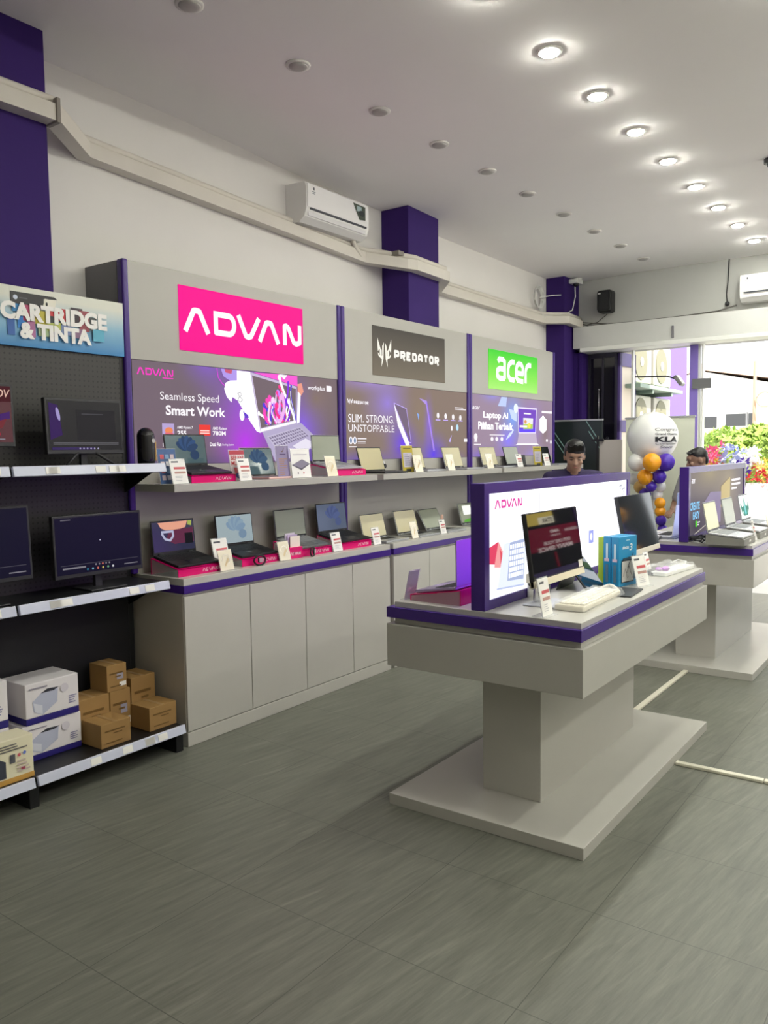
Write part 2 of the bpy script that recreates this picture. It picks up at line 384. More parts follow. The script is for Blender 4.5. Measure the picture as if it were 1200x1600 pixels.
# ------------------------------------------------------------------ outside
struct('pavement_outside', MB().box((-20, YF+.1, -.14), (30, 45, -.02)), M('pale_concrete', (.62, .60, .56), .8, vary=.08, vscale=2))
def terrace():
    wm = M('lilac_render', (.20, .13, .42), .75, vary=.04, vscale=2)
    struct('wall_terrace', MB().box((.1, YF+.2, 0), (.4, 13.9, 3.6)), wm)
    def cond(loc, label):
        t = thing('air_conditioner_condenser', label, 'air conditioner', loc, (0, 0, 0), 'outdoor condensers on the lilac wall')
        part('casing', MB().box((-.30, -.36, 0), (0, .36, .54), .02), M('condenser_white', '#cfccc0', .5), t)
        part('fan_grille', MB().cyl((-.002, -.08, .27), (.012, -.08, .27), .235, n=32), M('condenser_grille', '#8d8b76', .6), t)
        part('fan_hub', MB().cyl((.012, -.08, .27), (.02, -.08, .27), .06, n=16), WHITEP, t)
        part('bracket', MB().box((-.36, -.3, -.03), (0, -.27, 0)).box((-.36, .27, -.03), (0, .3, 0)), DARK, t)
    for y, z, l in ((10.62, 2.50, 'white outdoor condenser on the lilac wall, upper row beside the door leaf'), (11.46, 2.50, 'white outdoor condenser on the lilac wall, upper row beside the floodlight'),
                    (10.62, 1.80, 'white outdoor condenser below the glass canopy, close to the door leaf'), (11.46, 1.80, 'white outdoor condenser below the glass canopy, farther from the door leaf')):
        cond((.76, y, z), l)
    single('canopy_shelf', MB().box((.4, 9.97, 0), (.95, 11.75, .05), .005).box((.4, 10.5, -.05), (.93, 10.54, 0)).box((.4, 11.3, -.05), (.93, 11.34, 0)), M('canopy_green', '#93a89a', .4), 'grey green canopy shelf between the two rows of condensers', 'shelf', (0, 0, 2.40))
    t = thing('floodlight', 'small tilted floodlight on an arm beside the door post', 'lamp', (1.40, 10.05, 2.44))
    part('arm', MB().tube([(-.98, .2, .13), (-.5, .1, .10), (-.16, .02, .08), (-.02, 0, .03)], .009), DARK, t)
    part('housing', MB().box((-.02, -.07, -.05), (.02, .07, .09), .008, Matrix.Rotation(R(-35), 4, 'Y')), M('floodlight_body', '#8b8b86', .4), t)
    part('lens', MB().box((.021, -.06, -.04), (.026, .06, .08), 0, Matrix.Rotation(R(-35), 4, 'Y')), M('floodlight_lens', '#f4f1c8', .2), t)
    single('wall_plaque', MB().box((0, 0, 0), (.21, .012, .115), .003).box((.03, -.004, .055), (.205, 0, .07)), M('plaque_grey', '#6f7072', .5), 'small grey plaque on the door post', 'sign', (1.635, 9.70, 2.325))
terrace()
def leafball(mb, c, r, n, ls, rnd):
    for _ in range(n):
        d = Vector((rnd.gauss(0, 1), rnd.gauss(0, 1), rnd.gauss(0, 1))).normalized()
        p = Vector(c)+Vector((d.x*r[0], d.y*r[1], d.z*r[2]))*(.82+.25*rnd.random())
        x = Vector((rnd.gauss(0, 1), rnd.gauss(0, 1), rnd.gauss(0, 1))).normalized(); y = d.cross(x)
        if y.length < .1: continue
        y.normalize(); x = (x+d*.5).normalized(); s = ls*(.6+.8*rnd.random())
        vs = [mb.bm.verts.new(p-x*s), mb.bm.verts.new(p+y*s*.45), mb.bm.verts.new(p+x*s), mb.bm.verts.new(p-y*s*.45)]
        mb.bm.faces.new(vs)
LEAF = M('sunlit_leaves', (.36, .52, .10), .6, vary=.35, vscale=3)
def tree(label, loc, blobs, seed, h):
    rnd = random.Random(seed); t = thing('clipped_tree', label, 'tree', loc, group='trees across the street')
    mb = MB()
    for c, r in blobs:
        mb.ball(c, [x*.86 for x in r], 14); leafball(mb, c, r, 2400, .065, rnd)
    part('foliage', mb, LEAF, t)
    part('trunk', MB().tube([(0, 0, 0), (.05, 0, h*.5), (0, .05, h)], [.12, .09, .06]), M('bark', '#5b4a38', .8, bump=.4, vscale=20), t)
tree('low leafy tree nearest the door post, sunlit', (.75, 15.2, -.02), [((0, 0, 1.45), (.62, .6, .55)), ((.5, .2, 1.55), (.5, .5, .5))], 1, 1.4)
tree('wide leafy tree behind the flower arrangements', (1.75, 15.6, -.02), [((0, 0, 1.5), (.7, .7, .62)), ((.55, .3, 1.75), (.6, .6, .55)), ((-.4, .1, 1.25), (.55, .5, .5))], 2, 1.5)
tree('tall leafy tree filling the view at the edge of the opening', (3.0, 15.9, -.02), [((0, 0, 1.6), (.85, .8, .75)), ((-.5, 0, 1.2), (.6, .6, .6)), ((.7, .2, 1.9), (.8, .7, .7))], 3, 1.6)
def building():
    t = thing('gabled_building', 'white gabled building with dark windows across the street', 'building', (0, 30, -.02))
    wm = M('white_render_far', '#f3efe6', .8)
    part('wall', MB().prism([(-9, 0), (8, 0), (8, 2.2), (1.2, 3.25), (-3.6, 4.35), (-9, 3.3)], 0, 6, Matrix(((1, 0, 0, 0), (0, 0, 1, 0), (0, 1, 0, 0), (0, 0, 0, 1)))), wm, t)
    part('roof', MB().prism([(-9.3, 3.25), (-3.6, 4.4), (8.3, 2.2), (8.3, 2.42), (-3.6, 4.62), (-9.3, 3.45)], -.012, 6.3, Matrix(((1, 0, 0, 0), (0, 0, 1, 0), (0, 1, 0, 0), (0, 0, 0, 1)))), M('terracotta_roof', '#eacdb8', .7), t)
    for x0, x1, z0, z1 in ((-3.55, -3.05, 2.35, 2.75), (-2.75, -2.1, 2.4, 2.82), (-2.02, -1.8, 2.42, 2.82), (-1.0, -.5, 1.85, 2.4), (-.2, .1, 1.8, 2.3)):
        f = part('window', MB().box((x0-.05, -.05, z0-.05), (x1+.05, .02, z1+.05)), WHITEP, t)
        part('pane', MB().box((x0, -.07, z0), (x1, -.04, z1)), M('far_window', '#4b4c4e', .3), f)
building()
for i, (x, y, h, l) in enumerate(((-.62, 24, 4.0, 'slim utility pole nearest the white gable'), (-.15, 24, 4.6, 'thick utility pole with a coil of cable'), (.55, 24, 4.1, 'plain utility pole right of the coil pole'), (.9, 24.5, 3.7, 'short utility pole farthest from the gable'))):
    t = thing('utility_pole', l, 'pole', (x, y, -.02), group='utility poles across the street')
    part('post', MB().cyl((0, 0, 0), (0, 0, h), .055, .04), M('pole_tan', '#b99f83', .7), t)
    if i == 1: part('cable_coil', MB().tube(arc((-.3, 3.2), .26, 0, 360, 20) and [(p[0], -.1, p[1]) for p in arc((-.2, 2.95), .2, 0, 360, 20)], .02), M('coil_tan', '#c6ab90', .7), t)
def flowers(label, loc, cols, seed, w_, h):
    rnd = random.Random(seed); t = thing('flower_arrangement', label, 'flowers', loc, group='congratulation flowers by the entrance')
    part('stand', MB().cyl((-.2, -.12, 0), (0, 0, 1.15), .015).cyl((.2, -.12, 0), (0, 0, 1.15), .015).cyl((0, .2, 0), (0, 0, 1.15), .015), WHITEP, t)
    mb = MB(); leafball(mb, (0, 0, 1.35), (w_*.8, .12, h*.6), 90, .05, rnd); part('leaves', mb, LEAF, t)
    part('white_drape', MB().lathe([(.34, 0), (.27, .5), (.2, 1.05), (.16, 1.2)], 20), M('drape_white', '#f6f4f0', .8), t)
    for nm, c, n, ox, oz in cols:
        mb = MB()
        for _ in range(n):
            p = Vector((ox+rnd.gauss(0, .07), rnd.gauss(-.08, .05), 1.35+oz+rnd.gauss(0, .07)))
            for k in range(9):
                d = Vector((rnd.gauss(0, 1), rnd.gauss(-.4, .8), rnd.gauss(.2, 1))).normalized(); s = .06+.04*rnd.random(); q = d.cross(Vector((0, 1, .3))).normalized()*.013
                mb.bm.faces.new([mb.bm.verts.new(p), mb.bm.verts.new(p+d*s*.6+q), mb.bm.verts.new(p+d*s), mb.bm.verts.new(p+d*s*.6-q)])
        part('blossoms', mb, M('petal_'+c.strip('#'), c, .6), t, nm)
flowers('flower arrangement of pink, yellow and pale blue blooms', (1.66, 11.2, -.02), [('pink blossoms', '#ff7aa6', 16, -.12, .22), ('yellow blossoms', '#f2d94a', 9, -.05, .12), ('pale blue blossoms', '#b9c4f0', 14, .1, .22), ('white blossoms', '#ffffff', 10, .12, .12), ('violet blossoms', '#5a3aa8', 8, .16, .02)], 5, .22, .3)
flowers('flower arrangement of white and red blooms near the tree', (2.02, 11.5, -.02), [('white blossoms', '#ffffff', 22, -.08, .16), ('red blossoms', '#e0243f', 10, .02, .02), ('yellow blossoms', '#ffe67a', 8, .06, .02), ('rose blossoms', '#ff5f7d', 12, .14, -.06)], 6, .24, .3)

# ------------------------------------------------------------------ ceiling lights
ring_m = M('downlight_ring', '#d9d6d2', .5); off_m = M('unlit_lens', '#a9a5a2', .45); on_m = M('lit_lens', '#ffffff', .5, emit='#fcfdf0', es=LAMP)
def downlight_proto(lens_mat):
    t = bpy.data.objects.new('ceiling_downlight', None); COL.objects.link(t)
    part('trim_ring', MB().lathe([(.050, -.004), (.066, -.004), (.068, .004), (.050, .004)], 28), ring_m, t)
    part('lens', MB().lathe([(.0005, -.015), (.03, -.0142), (.046, -.011), (.052, -.005), (.052, .003), (.0005, .003)], 28), lens_mat, t)
    return t
ORD = ['first', 'second', 'third', 'fourth', 'fifth', 'sixth', 'seventh', 'eighth', 'ninth', 'tenth', 'eleventh', 'twelfth']
def downrow(proto, x, ys, fmt, group, start=0):
    first = True
    for i, y in enumerate(ys):
        o = proto if first and not proto.get('label') else copy_tree(proto)
        first = False; o.location = (x, y, 3.735)
        tag(o, fmt % ORD[i+start], 'ceiling light', group)
off_p = downlight_proto(off_m)
downrow(off_p, 1.262, [2.679, 3.432, 4.179, 4.865, 5.541, 6.22, 6.95, 7.668, 8.38, 9.09], 'unlit round ceiling downlight, %s from the air conditioner end of the dark row', 'unlit ceiling downlights')
on_p = downlight_proto(on_m)
downrow(on_p, 2.41, [2.70, 3.41, 4.122, 4.79, 5.47, 6.16, 6.89, 7.605, 8.31, 9.03], 'glowing ceiling downlight in the row over the display tables, %s from the back', 'lit ceiling downlights over the tables')
for x, nm in ((3.56, 'third'), (4.71, 'fourth'), (6.02, 'fifth')):  # last row is added out of view to wash the right wall and lift the ceiling
    downrow(on_p, x, [2.9, 4.1, 5.3, 6.5, 7.7, 8.8] if x < 5.5 else [-2.3, -1.3, -.3, .7, 1.6, 2.4, 3.2, 4.0, 4.8, 5.7, 6.8, 8.2], 'glowing ceiling downlight, %s along the '+nm+' ceiling row', 'lit ceiling downlights in the outer rows')

# ------------------------------------------------------------------ wall services
def sweep(pts, wdt, hgt):
    """box-section trunking along a path; section wdt (x/y normal) by hgt (z), top face at the path height"""
    mb = MB(); rings = []; pts = [Vector(p) for p in pts]
    for i, p in enumerate(pts):
        d1 = (p-pts[i-1]) if i else (pts[1]-p); d2 = (pts[i+1]-p) if i < len(pts)-1 else d1
        n1 = Vector((d1.y, -d1.x, 0)).normalized(); n2 = Vector((d2.y, -d2.x, 0)).normalized()
        n = (n1+n2).normalized(); n = n/max(.4, n.dot(n1))
        rings.append([mb.bm.verts.new(p+n*wdt/2), mb.bm.verts.new(p+n*wdt/2-Vector((0, 0, hgt))), mb.bm.verts.new(p-n*wdt/2-Vector((0, 0, hgt))), mb.bm.verts.new(p-n*wdt/2)])
    for a, b in zip(rings, rings[1:]):
        for k in range(4): mb.bm.faces.new((a[k], a[(k+1) % 4], b[(k+1) % 4], b[k]))
    mb.bm.faces.new(rings[0]); mb.bm.faces.new(rings[-1][::-1]); return mb
t = thing('cable_trunking', 'white pipe and trunking running along the wall around the purple columns', 'pipe', (0, 0, 0))
TR = [(.332, .97, 3.47), (.335, 2.55, 3.47), (.05, 2.92, 3.455), (.05, 5.58, 3.325), (.30, 5.86, 3.285), (.335, 5.93, 3.282), (.335, 6.43, 3.272), (.05, 6.75, 3.255), (.05, 9.1, 3.24), (.29, 9.28, 3.235), (.29, 9.66, 3.225)]
TRW = M('trunking_white', '#d8d2c8', .5, vary=.06, vscale=6)
part('duct', sweep(TR, .09, .085), TRW, t)
part('pipe', MB().tube([(x-.0, y, z+.028) for x, y, z in TR], .024, 12), TRW, t)
part('joint_collar', MB().box((.285, 2.54, 3.375), (.39, 2.56, 3.50)).box((.22, 5.75, 3.31), (.30, 5.83, 3.345)), M('collar_grey', '#8a837c', .6), t)

def air_con(name, label, loc, rz, sticker):
    t = thing(name, label, 'air conditioner', loc, (0, 0, rz))
    # local: +x out of the wall, y along it
    prof = [(0, 0), (.13, .0), (.185, .035), (.205, .09), (.205, .25), (.19, .285), (0, .29)]
    Mx = Matrix(((1, 0, 0, 0), (0, 0, 1, -.385), (0, 1, 0, 0), (0, 0, 0, 1)))
    part('casing', MB().prism(prof, 0, .77, Mx), M('ac_white', '#eceae8', .35), t)
    part('front_panel', MB().box((.205, -.375, .10), (.213, .375, .272), .004), M('ac_panel', '#f2f0f0', .25), t)
    part('outlet', MB().box((.130, -.35, .004), (.19, .35, .012), 0, Matrix.Translation((.02, 0, .028)) @ Matrix.Rotation(R(-30), 4, 'Y')), M('ac_outlet_dark', '#3d3f48', .5), t)
    part('air_slot', MB().box((.190, -.345, .086), (.2145, .345, .099)), M('ac_outlet_dark', '#3d3f48', .5), t)
    part('louvre', MB().box((.18, -.355, .045), (.187, .355, .09), .002, Matrix.Translation((.012, 0, -.004))), M('ac_louvre', '#dedcdd', .3), t)
    a = Art(t, (.213, 0, 0), (0, 1, 0), (0, 0, 1))
    a.bars('logo', INK('#8d8f96'), -.33, .20, -.28, .225, 2); a.rect('logo', INK('#55575e'), -.315, .232, -.297, .252)
    if sticker:
        a.poly('sticker', INK('#3f4a3e'), [(.17, .255), (.33, .25), (.33, .145), (.25, .135)]); a.rect('sticker', INK('#9fb4b8'), .22, .2, .28, .24); a.ell('sticker', INK('#20252a'), .28, .19, .04, .022)
    a.flush()
    return t
ac = air_con('wall_air_conditioner', 'white wall air conditioner with a photo sticker beside the purple column', (0, 5.075, 3.38), 0, True)
part('drain_hose', MB().tube([(.10, .30, .02), (.09, .34, -.03), (.08, .42, -.09), (.07, .52, -.10)], .022), TRW, ac)
air_con('wall_air_conditioner', 'white wall air conditioner above the shop opening', (2.55, 9.75, 3.225), R(-90), False)
# loudspeaker, camera, loose cables, sensor
t = thing('wall_loudspeaker', 'black loudspeaker mounted high on the wall above the storefront', 'loudspeaker', (.645, 9.70, 3.28))
part('cabinet', MB().box((-.088, -.17, 0), (.088, 0, .265), .03), BLACK, t)
part('grille', MB().box((-.075, -.178, .015), (.075, -.168, .25), .02), M('speaker_grille', '#1b1c20', .7, bump=.5, vscale=120), t)
part('badge', MB().box((-.07, -.181, .215), (-.035, -.177, .228)), WHITEP, t)
part('wall_bracket', MB().box((-.03, 0, .09), (.03, .05, .17)), BLACK, t)
t = thing('security_camera', 'small white security camera at the top of the corner column', 'camera', (.31, 9.55, 3.735))
part('mount', MB().cyl((0, 0, 0), (0, 0, -.03), .05), WHITEP, t)
part('body', MB().box((-.07, -.12, -.085), (.05, .05, -.03), .012), WHITEP, t)
part('lens_dome', MB().ball((.0, -.06, -.085), .035, 14), BLACK, t)
t = thing('cable_coil', 'coil of white cable hanging on the wall beside the corner column', 'cable', (.03, 9.0, 3.45))
mbc = MB()
for k in range(4): mbc.tube([(.01+.01*k, q[0], q[1]) for q in arc((0, 0), .11+.006*k, 0, 360, 24)], .006, 6)
part('loop', mbc, WHITEP, t)
part('loose_end', MB().tube([(.02, 0, -.11), (.04, .08, -.2), (.2, .25, -.22), (.27, .42, -.12), (.27, .5, .05), (.26, .5, .26)], .008, 6).tube([(.03, .02, 0), (.1, .2, .04), (.18, .35, .06)], .007, 6), WHITEP, t)
single('ceiling_sensor_cable', MB().tube([(2.007, 9.74, 3.74), (2.0, 9.735, 3.5), (1.985, 9.735, 3.36), (1.995, 9.735, 3.27)], .006, 6).ball((1.998, 9.72, 3.25), .026, 12), DARK, 'thin cable with a dark round junction hanging beside the second air conditioner', 'cable')
single('loose_wall_cable', MB().tube([(.29, 9.66, 3.20), (.4, 9.69, 3.16), (.9, 9.7, 3.155), (1.5, 9.7, 3.16), (1.9, 9.7, 3.175), (2.1, 9.71, 3.22)], .009, 6).tube([(.62, 9.71, 3.28), (.5, 9.72, 3.2), (.35, 9.72, 3.18)], .005, 6).tube([(.3, 9.66, 3.21), (.7, 9.705, 3.15), (1.3, 9.705, 3.15), (2.3, 9.705, 3.15)], .007, 6), M('cable_grey', '#5c5954', .6), 'grey cables lying along the top of the shutter housing', 'cable')
single('floor_cable_cover', MB().box((-.018, 0, 0), (.018, 1.21, .016), .004), M('cover_cream', '#d9d5c4', .35), 'cream cable cover on the floor linking the two display tables', 'cable cover', (2.613, 4.866, 0))
t = thing('ceiling_sensor', 'small dark device on the ceiling at the picture edge beyond the lit row', 'sensor', (3.02, 6.60, 3.74)); part('base', MB().cyl((0, 0, -.03), (0, 0, 0), .05), DARK, t); part('dome', MB().ball((0, 0, -.03), .035, 14), BLACK, t)
single('floor_cable_cover', MB().box((0, -.018, 0), (.425, .018, .016), .004).box((.428, -.018, 0), (3.22, .018, .016), .004), M('cover_cream', '#d9d5c4', .35), 'cream cable cover on the floor running away from the plinth toward the opening', 'cable cover', (3.075, 4.245, 0))
# ------------------------------------------------------------------ the display wall: three brand units
XP = .345
WHT = EM('#ffffff', 1.25)
def wall_unit(idx, y0, y1, label, shelf, left_side):
    t = thing('wall_display_unit', label, 'display stand', (0, 0, 0), group=None)
    sg_ = M('unit_side_grey', (.20, .195, .195), .5)
    part('carcass', MB().box((.29, y0+.04, .957), (XP-.02, y1-.04, 2.757)), sg_, t)
    for s in (y0+.002, y1-.022): part('side_panel', MB().box((.002, s, .957), (XP-.045, s+.02, 2.757)), sg_, t)
    part('header_panel', MB().box((XP-.02, y0+.042, 2.203), (XP, y1-.042, 2.76), .002), GREY_UNIT, t)
    part('lower_panel', MB().box((XP-.02, y0+.042, .957), (XP-.003, y1-.042, 1.59), .002), GREY_UNIT, t)
    for a, b in ((y0, y0+.042), (y1-.042, y1)):
        part('edge_strip', MB().box((XP-.045, a, .957), (XP+.012, b, 2.764), .012, seg=3), PURPLE, t)
    sh = part('shelf', MB().box((XP-.003, shelf[0], 1.44), (.702, shelf[1], 1.483), .002), GREY_UNIT, t)
    fr = part('poster_frame', MB().box((XP-.02, y0+.042, 1.583), (XP-.004, y1-.042, 2.206)), BLACK, t)
    return t
U1 = wall_unit(1, 2.93, 4.895, 'grey display wall unit with glowing magenta sign', (2.965, 4.864), True)
U2 = wall_unit(2, 4.90, 6.845, 'grey display wall unit with dark claw emblem sign', (4.94, 6.826), False)
U3 = wall_unit(3, 6.85, 8.795, 'grey display wall unit with glowing green sign', (6.878, 8.79), False)

def grad_mat(name, stops, axis, lo, hi, es=1.0):
    """backlit print whose printed colour runs along one object axis"""
    if name in _M: return _M[name]
    m = bpy.data.materials.new(name); m.use_nodes = True; nt = m.node_tree; b = nt.nodes['Principled BSDF']
    tc = nt.nodes.new('ShaderNodeTexCoord'); sx = nt.nodes.new('ShaderNodeSeparateXYZ'); mr = nt.nodes.new('ShaderNodeMapRange'); cr = nt.nodes.new('ShaderNodeValToRGB')
    mr.inputs['From Min'].default_value = lo; mr.inputs['From Max'].default_value = hi
    el = cr.color_ramp.elements
    while len(el) < len(stops): el.new(.5)
    for e, (p, c) in zip(el, stops): e.position = p; e.color = (*lin(c), 1)
    nt.links.new(tc.outputs['Object'], sx.inputs[0]); nt.links.new(sx.outputs[axis], mr.inputs['Value']); nt.links.new(mr.outputs['Result'], cr.inputs['Fac'])
    nt.links.new(cr.outputs['Color'], b.inputs['Emission Color']); b.inputs['Emission Strength'].default_value = es
    b.inputs['Base Color'].default_value = (.01, .01, .01, 1); b.inputs['Roughness'].default_value = .5; b.inputs['Specular IOR Level'].default_value = .12
    _M[name] = m; return m
def glow_mat(name, base, spots, es=1.0, axes=('Y', 'Z')):
    """backlit artwork: a base colour with soft printed colour spots (u, v, radius, colour)"""
    if name in _M: return _M[name]
    m = bpy.data.materials.new(name); m.use_nodes = True; nt = m.node_tree; b = nt.nodes['Principled BSDF']
    N = nt.nodes.new; L = nt.links.new
    tc = N('ShaderNodeTexCoord'); cur = None
    for u, v, ru, rv, c in spots:
        mp = N('ShaderNodeMapping'); mp.vector_type = 'TEXTURE'
        loc = {'X': 0, 'Y': 0, 'Z': 0}; sc = {'X': 1e3, 'Y': 1e3, 'Z': 1e3}; loc[axes[0]] = u; loc[axes[1]] = v; sc[axes[0]] = ru; sc[axes[1]] = rv
        mp.inputs['Location'].default_value = (loc['X'], loc['Y'], loc['Z']); mp.inputs['Scale'].default_value = (sc['X'], sc['Y'], sc['Z'])
        L(tc.outputs['Object'], mp.inputs['Vector'])
        g = N('ShaderNodeTexGradient'); g.gradient_type = 'QUADRATIC_SPHERE'; L(mp.outputs['Vector'], g.inputs['Vector'])
        mx = N('ShaderNodeMix'); mx.data_type = 'RGBA'; mx.inputs['B'].default_value = (*lin(c), 1); L(g.outputs['Fac'], mx.inputs['Factor'])
        if cur is None: mx.inputs['A'].default_value = (*lin(base), 1)
        else: L(cur, mx.inputs['A'])
        cur = mx.outputs['Result']
    L(cur, b.inputs['Emission Color']); b.inputs['Emission Strength'].default_value = es
    b.inputs['Base Color'].default_value = (.01, .01, .01, 1); b.inputs['Roughness'].default_value = .5; b.inputs['Specular IOR Level'].default_value = .12
    _M[name] = m; return m
def face(parent, name, y0, y1, z0, z1, mat, x=XP, th=.012):
    return part(name, MB().box((x-th, y0, z0), (x, y1, z1)), mat, parent)
def wart(parent, x=XP): return Art(parent, (x, 0, 0), (0, 1, 0), (0, 0, 1))

# ---- unit 1
sg = face(U1, 'sign', 3.334, 4.459, 2.287, 2.679, EM('#ff0092', 1.0), XP+.006, .02)
a = wart(sg, XP+.006); advan_word(a, 'lettering', EM('#fff6f4', 1.15), 3.358, 2.404, 4.440, 2.556, .24); a.flush()
pb = face(U1, 'poster', 2.982, 4.842, 1.592, 2.2, glow_mat('poster_mauve', '#74636f', [(3.98, 2.0, .62, .5, '#a04cf0'), (3.87, 1.72, .42, .42, '#c030f0'), (4.45, 1.85, .35, .45, '#8a5af5'), (4.6, 2.05, .5, .4, '#857168'), (3.55, 2.25, .3, .25, '#8a5ad8'), (3.3, 1.58, .9, .14, '#4a3f78'), (4.65, 1.58, .45, .2, '#5a40b0')]))
a = wart(pb)
MAG = EM('#ff3dc8', 1.0)
advan_word(a, 'logo', MAG, 3.011, 2.118, 3.277, 2.160, .22); a.bars('logo', MAG, 3.195, 2.104, 3.277, 2.111, 1, .8, False)
W1 = EM('#fbf6fb', 1.05)
a.text('lettering', W1, 'Seamless Speed', 3.173, 1.964, 3.640, 2.026); a.text('lettering', W1, 'Smart Work', 3.211, 1.887, 3.693, 1.948, .028)
a.rect('badge_print', EM('#b9a6d8'), 3.180, 1.764, 3.270, 1.838); a.ell('badge_print', EM('#f08a5a'), 3.23, 1.795, .03, .02); a.rect('badge_print', EM('#e06a80'), 3.20, 1.768, 3.262, 1.782)
a.rect('badge_print', EM('#f0403a'), 3.466, 1.767, 3.558, 1.835); a.bars('badge_print', EM('#ffd9d2'), 3.475, 1.775, 3.55, 1.805, 2, .5, False)
a.text('lettering', W1, 'AMD Ryzen 7', 3.291, 1.803, 3.414, 1.824, .01); a.text('lettering', W1, '255', 3.292, 1.766, 3.362, 1.796, .03)
a.text('lettering', W1, 'AMD Radeon', 3.577, 1.804, 3.700, 1.824, .01); a.text('lettering', W1, '780M', 3.577, 1.768, 3.688, 1.797, .03)
a.text('lettering', W1, '14"', 3.179, 1.698, 3.215, 1.722, .02); a.text('lettering', W1, 'Dual Fan', 3.551, 1.700, 3.648, 1.724, .03); a.text('lettering', W1, 'Cooling System', 3.654, 1.700, 3.757, 1.716)
a.text('lettering', W1, 'workplus', 4.50, 2.100, 4.692, 2.140, .012); a.poly('lettering', W1, [(4.712, 2.105), (4.765, 2.105), (4.772, 2.113), (4.772, 2.142), (4.765, 2.149), (4.712, 2.149)])
art = lambda pts, c, es=1.0: a.poly('artwork_print', EM(c, es), pts)
# the pale ribbon shape and the lit laptop
art([(3.76, 2.195), (3.92, 2.195), (4.005, 1.79), (3.97, 1.80), (3.88, 1.90), (3.80, 2.0), (3.755, 2.02), (3.745, 1.985), (3.705, 2.02), (3.685, 2.07), (3.70, 2.11), (3.75, 2.13)], '#ffffff', 1.3)
art([(3.66, 2.197), (3.80, 2.197), (3.80, 2.13), (3.735, 2.125), (3.68, 2.15)], '#b59cf0'); art([(3.69, 2.197), (3.76, 2.197), (3.75, 2.17), (3.70, 2.175)], '#d05a78')
a.stroke('artwork_print', EM('#e040e0'), [(3.625, 2.197), (3.635, 2.14), (3.665, 2.105), (3.69, 2.09)], .006)
a.stroke('artwork_print', EM('#77727d'), [(3.80, 2.045), (3.825, 2.055), (3.835, 2.035), (3.81, 2.02), (3.80, 2.0), (3.825, 1.99), (3.845, 2.005), (3.815, 2.03), (3.80, 2.045)], .004)
a.ell('artwork_print', EM('#ffffff', 1.2), 3.835, 1.905, .022, .038); art([(3.845, 1.93), (3.885, 1.91), (3.90, 1.89), (3.86, 1.885)], '#6a3fd0')
art([(4.15, 2.197), (4.385, 2.197), (4.385, 2.125), (3.95, 2.192)], '#ff58d0', 1.1); art([(4.2, 2.197), (4.28, 2.197), (4.25, 2.165)], '#ffffff', 1.2)
art([(4.385, 2.14), (4.43, 2.15), (4.45, 2.09), (4.42, 2.06), (4.385, 2.08)], '#f0a08c'); art([(4.385, 2.09), (4.415, 2.07), (4.40, 1.87), (4.37, 1.86)], '#ffffff', 1.2)
art([(3.915, 2.193), (4.375, 2.122), (4.365, 1.86), (4.0, 1.79)], '#cdbfdc'); art([(3.933, 2.172), (4.366, 2.106), (4.356, 1.886), (4.008, 1.822)], '#77676f')
art([(4.0, 1.815), (4.358, 1.880), (4.359, 1.865), (4.0, 1.796)], '#ffffff', 1.1)
rnd = random.Random(4)
for k in range(26):   # folded glassy ribbons fanning out of the lit laptop's base
    q = (k*.618) % 1; b0 = (4.06+.26*q, 1.845+.04*q); hgt = (.10+.15*rnd.random())*(.55+.75*q); ln = -.05+.12*(rnd.random()-.5)+.02
    pts = [(min(4.345, b0[0]+ln*t+.035*math.sin(3.0*t+k)), b0[1]+hgt*t) for t in [i/7 for i in range(8)]]
    wd = .010+.020*rnd.random(); c = ['#ffffff', '#f6b8f4', '#ff4fc0', '#8a35e6', '#d58aff', '#5a43dd', '#ff3f96', '#fbe2ff'][k % 8]
    a.stroke('artwork_print', EM(c), pts, wd); a.ell('artwork_print', EM(c), pts[-1][0], pts[-1][1], wd*.75, wd*.9, 12)
    if k % 3 == 0: a.stroke('artwork_print', EM('#ffffff'), [(p[0]-wd*.3, p[1]) for p in pts[1:-1]], .004)
art([(4.0, 1.794), (4.359, 1.863), (4.40, 1.862), (4.585, 1.742), (4.57, 1.70), (4.20, 1.594), (4.12, 1.594)], '#b9aed0'); art([(4.30, 1.70), (4.44, 1.755), (4.555, 1.71), (4.40, 1.655)], '#ece6f5')
art([(4.045, 1.765), (4.375, 1.835), (4.475, 1.775), (4.13, 1.68)], '#c9c0da')
for i in range(14):
    for j in range(4):
        p, q = i/14+.012, j/4+.04; U = lambda p, q: (4.052+.322*p+.085*q+.02*p*q, 1.762+.070*p-.078*q+.016*p*q)
        art([U(p, q), U(p+.052, q), U(p+.052, q+.17), U(p, q+.17)], '#857a98')
a.flush()
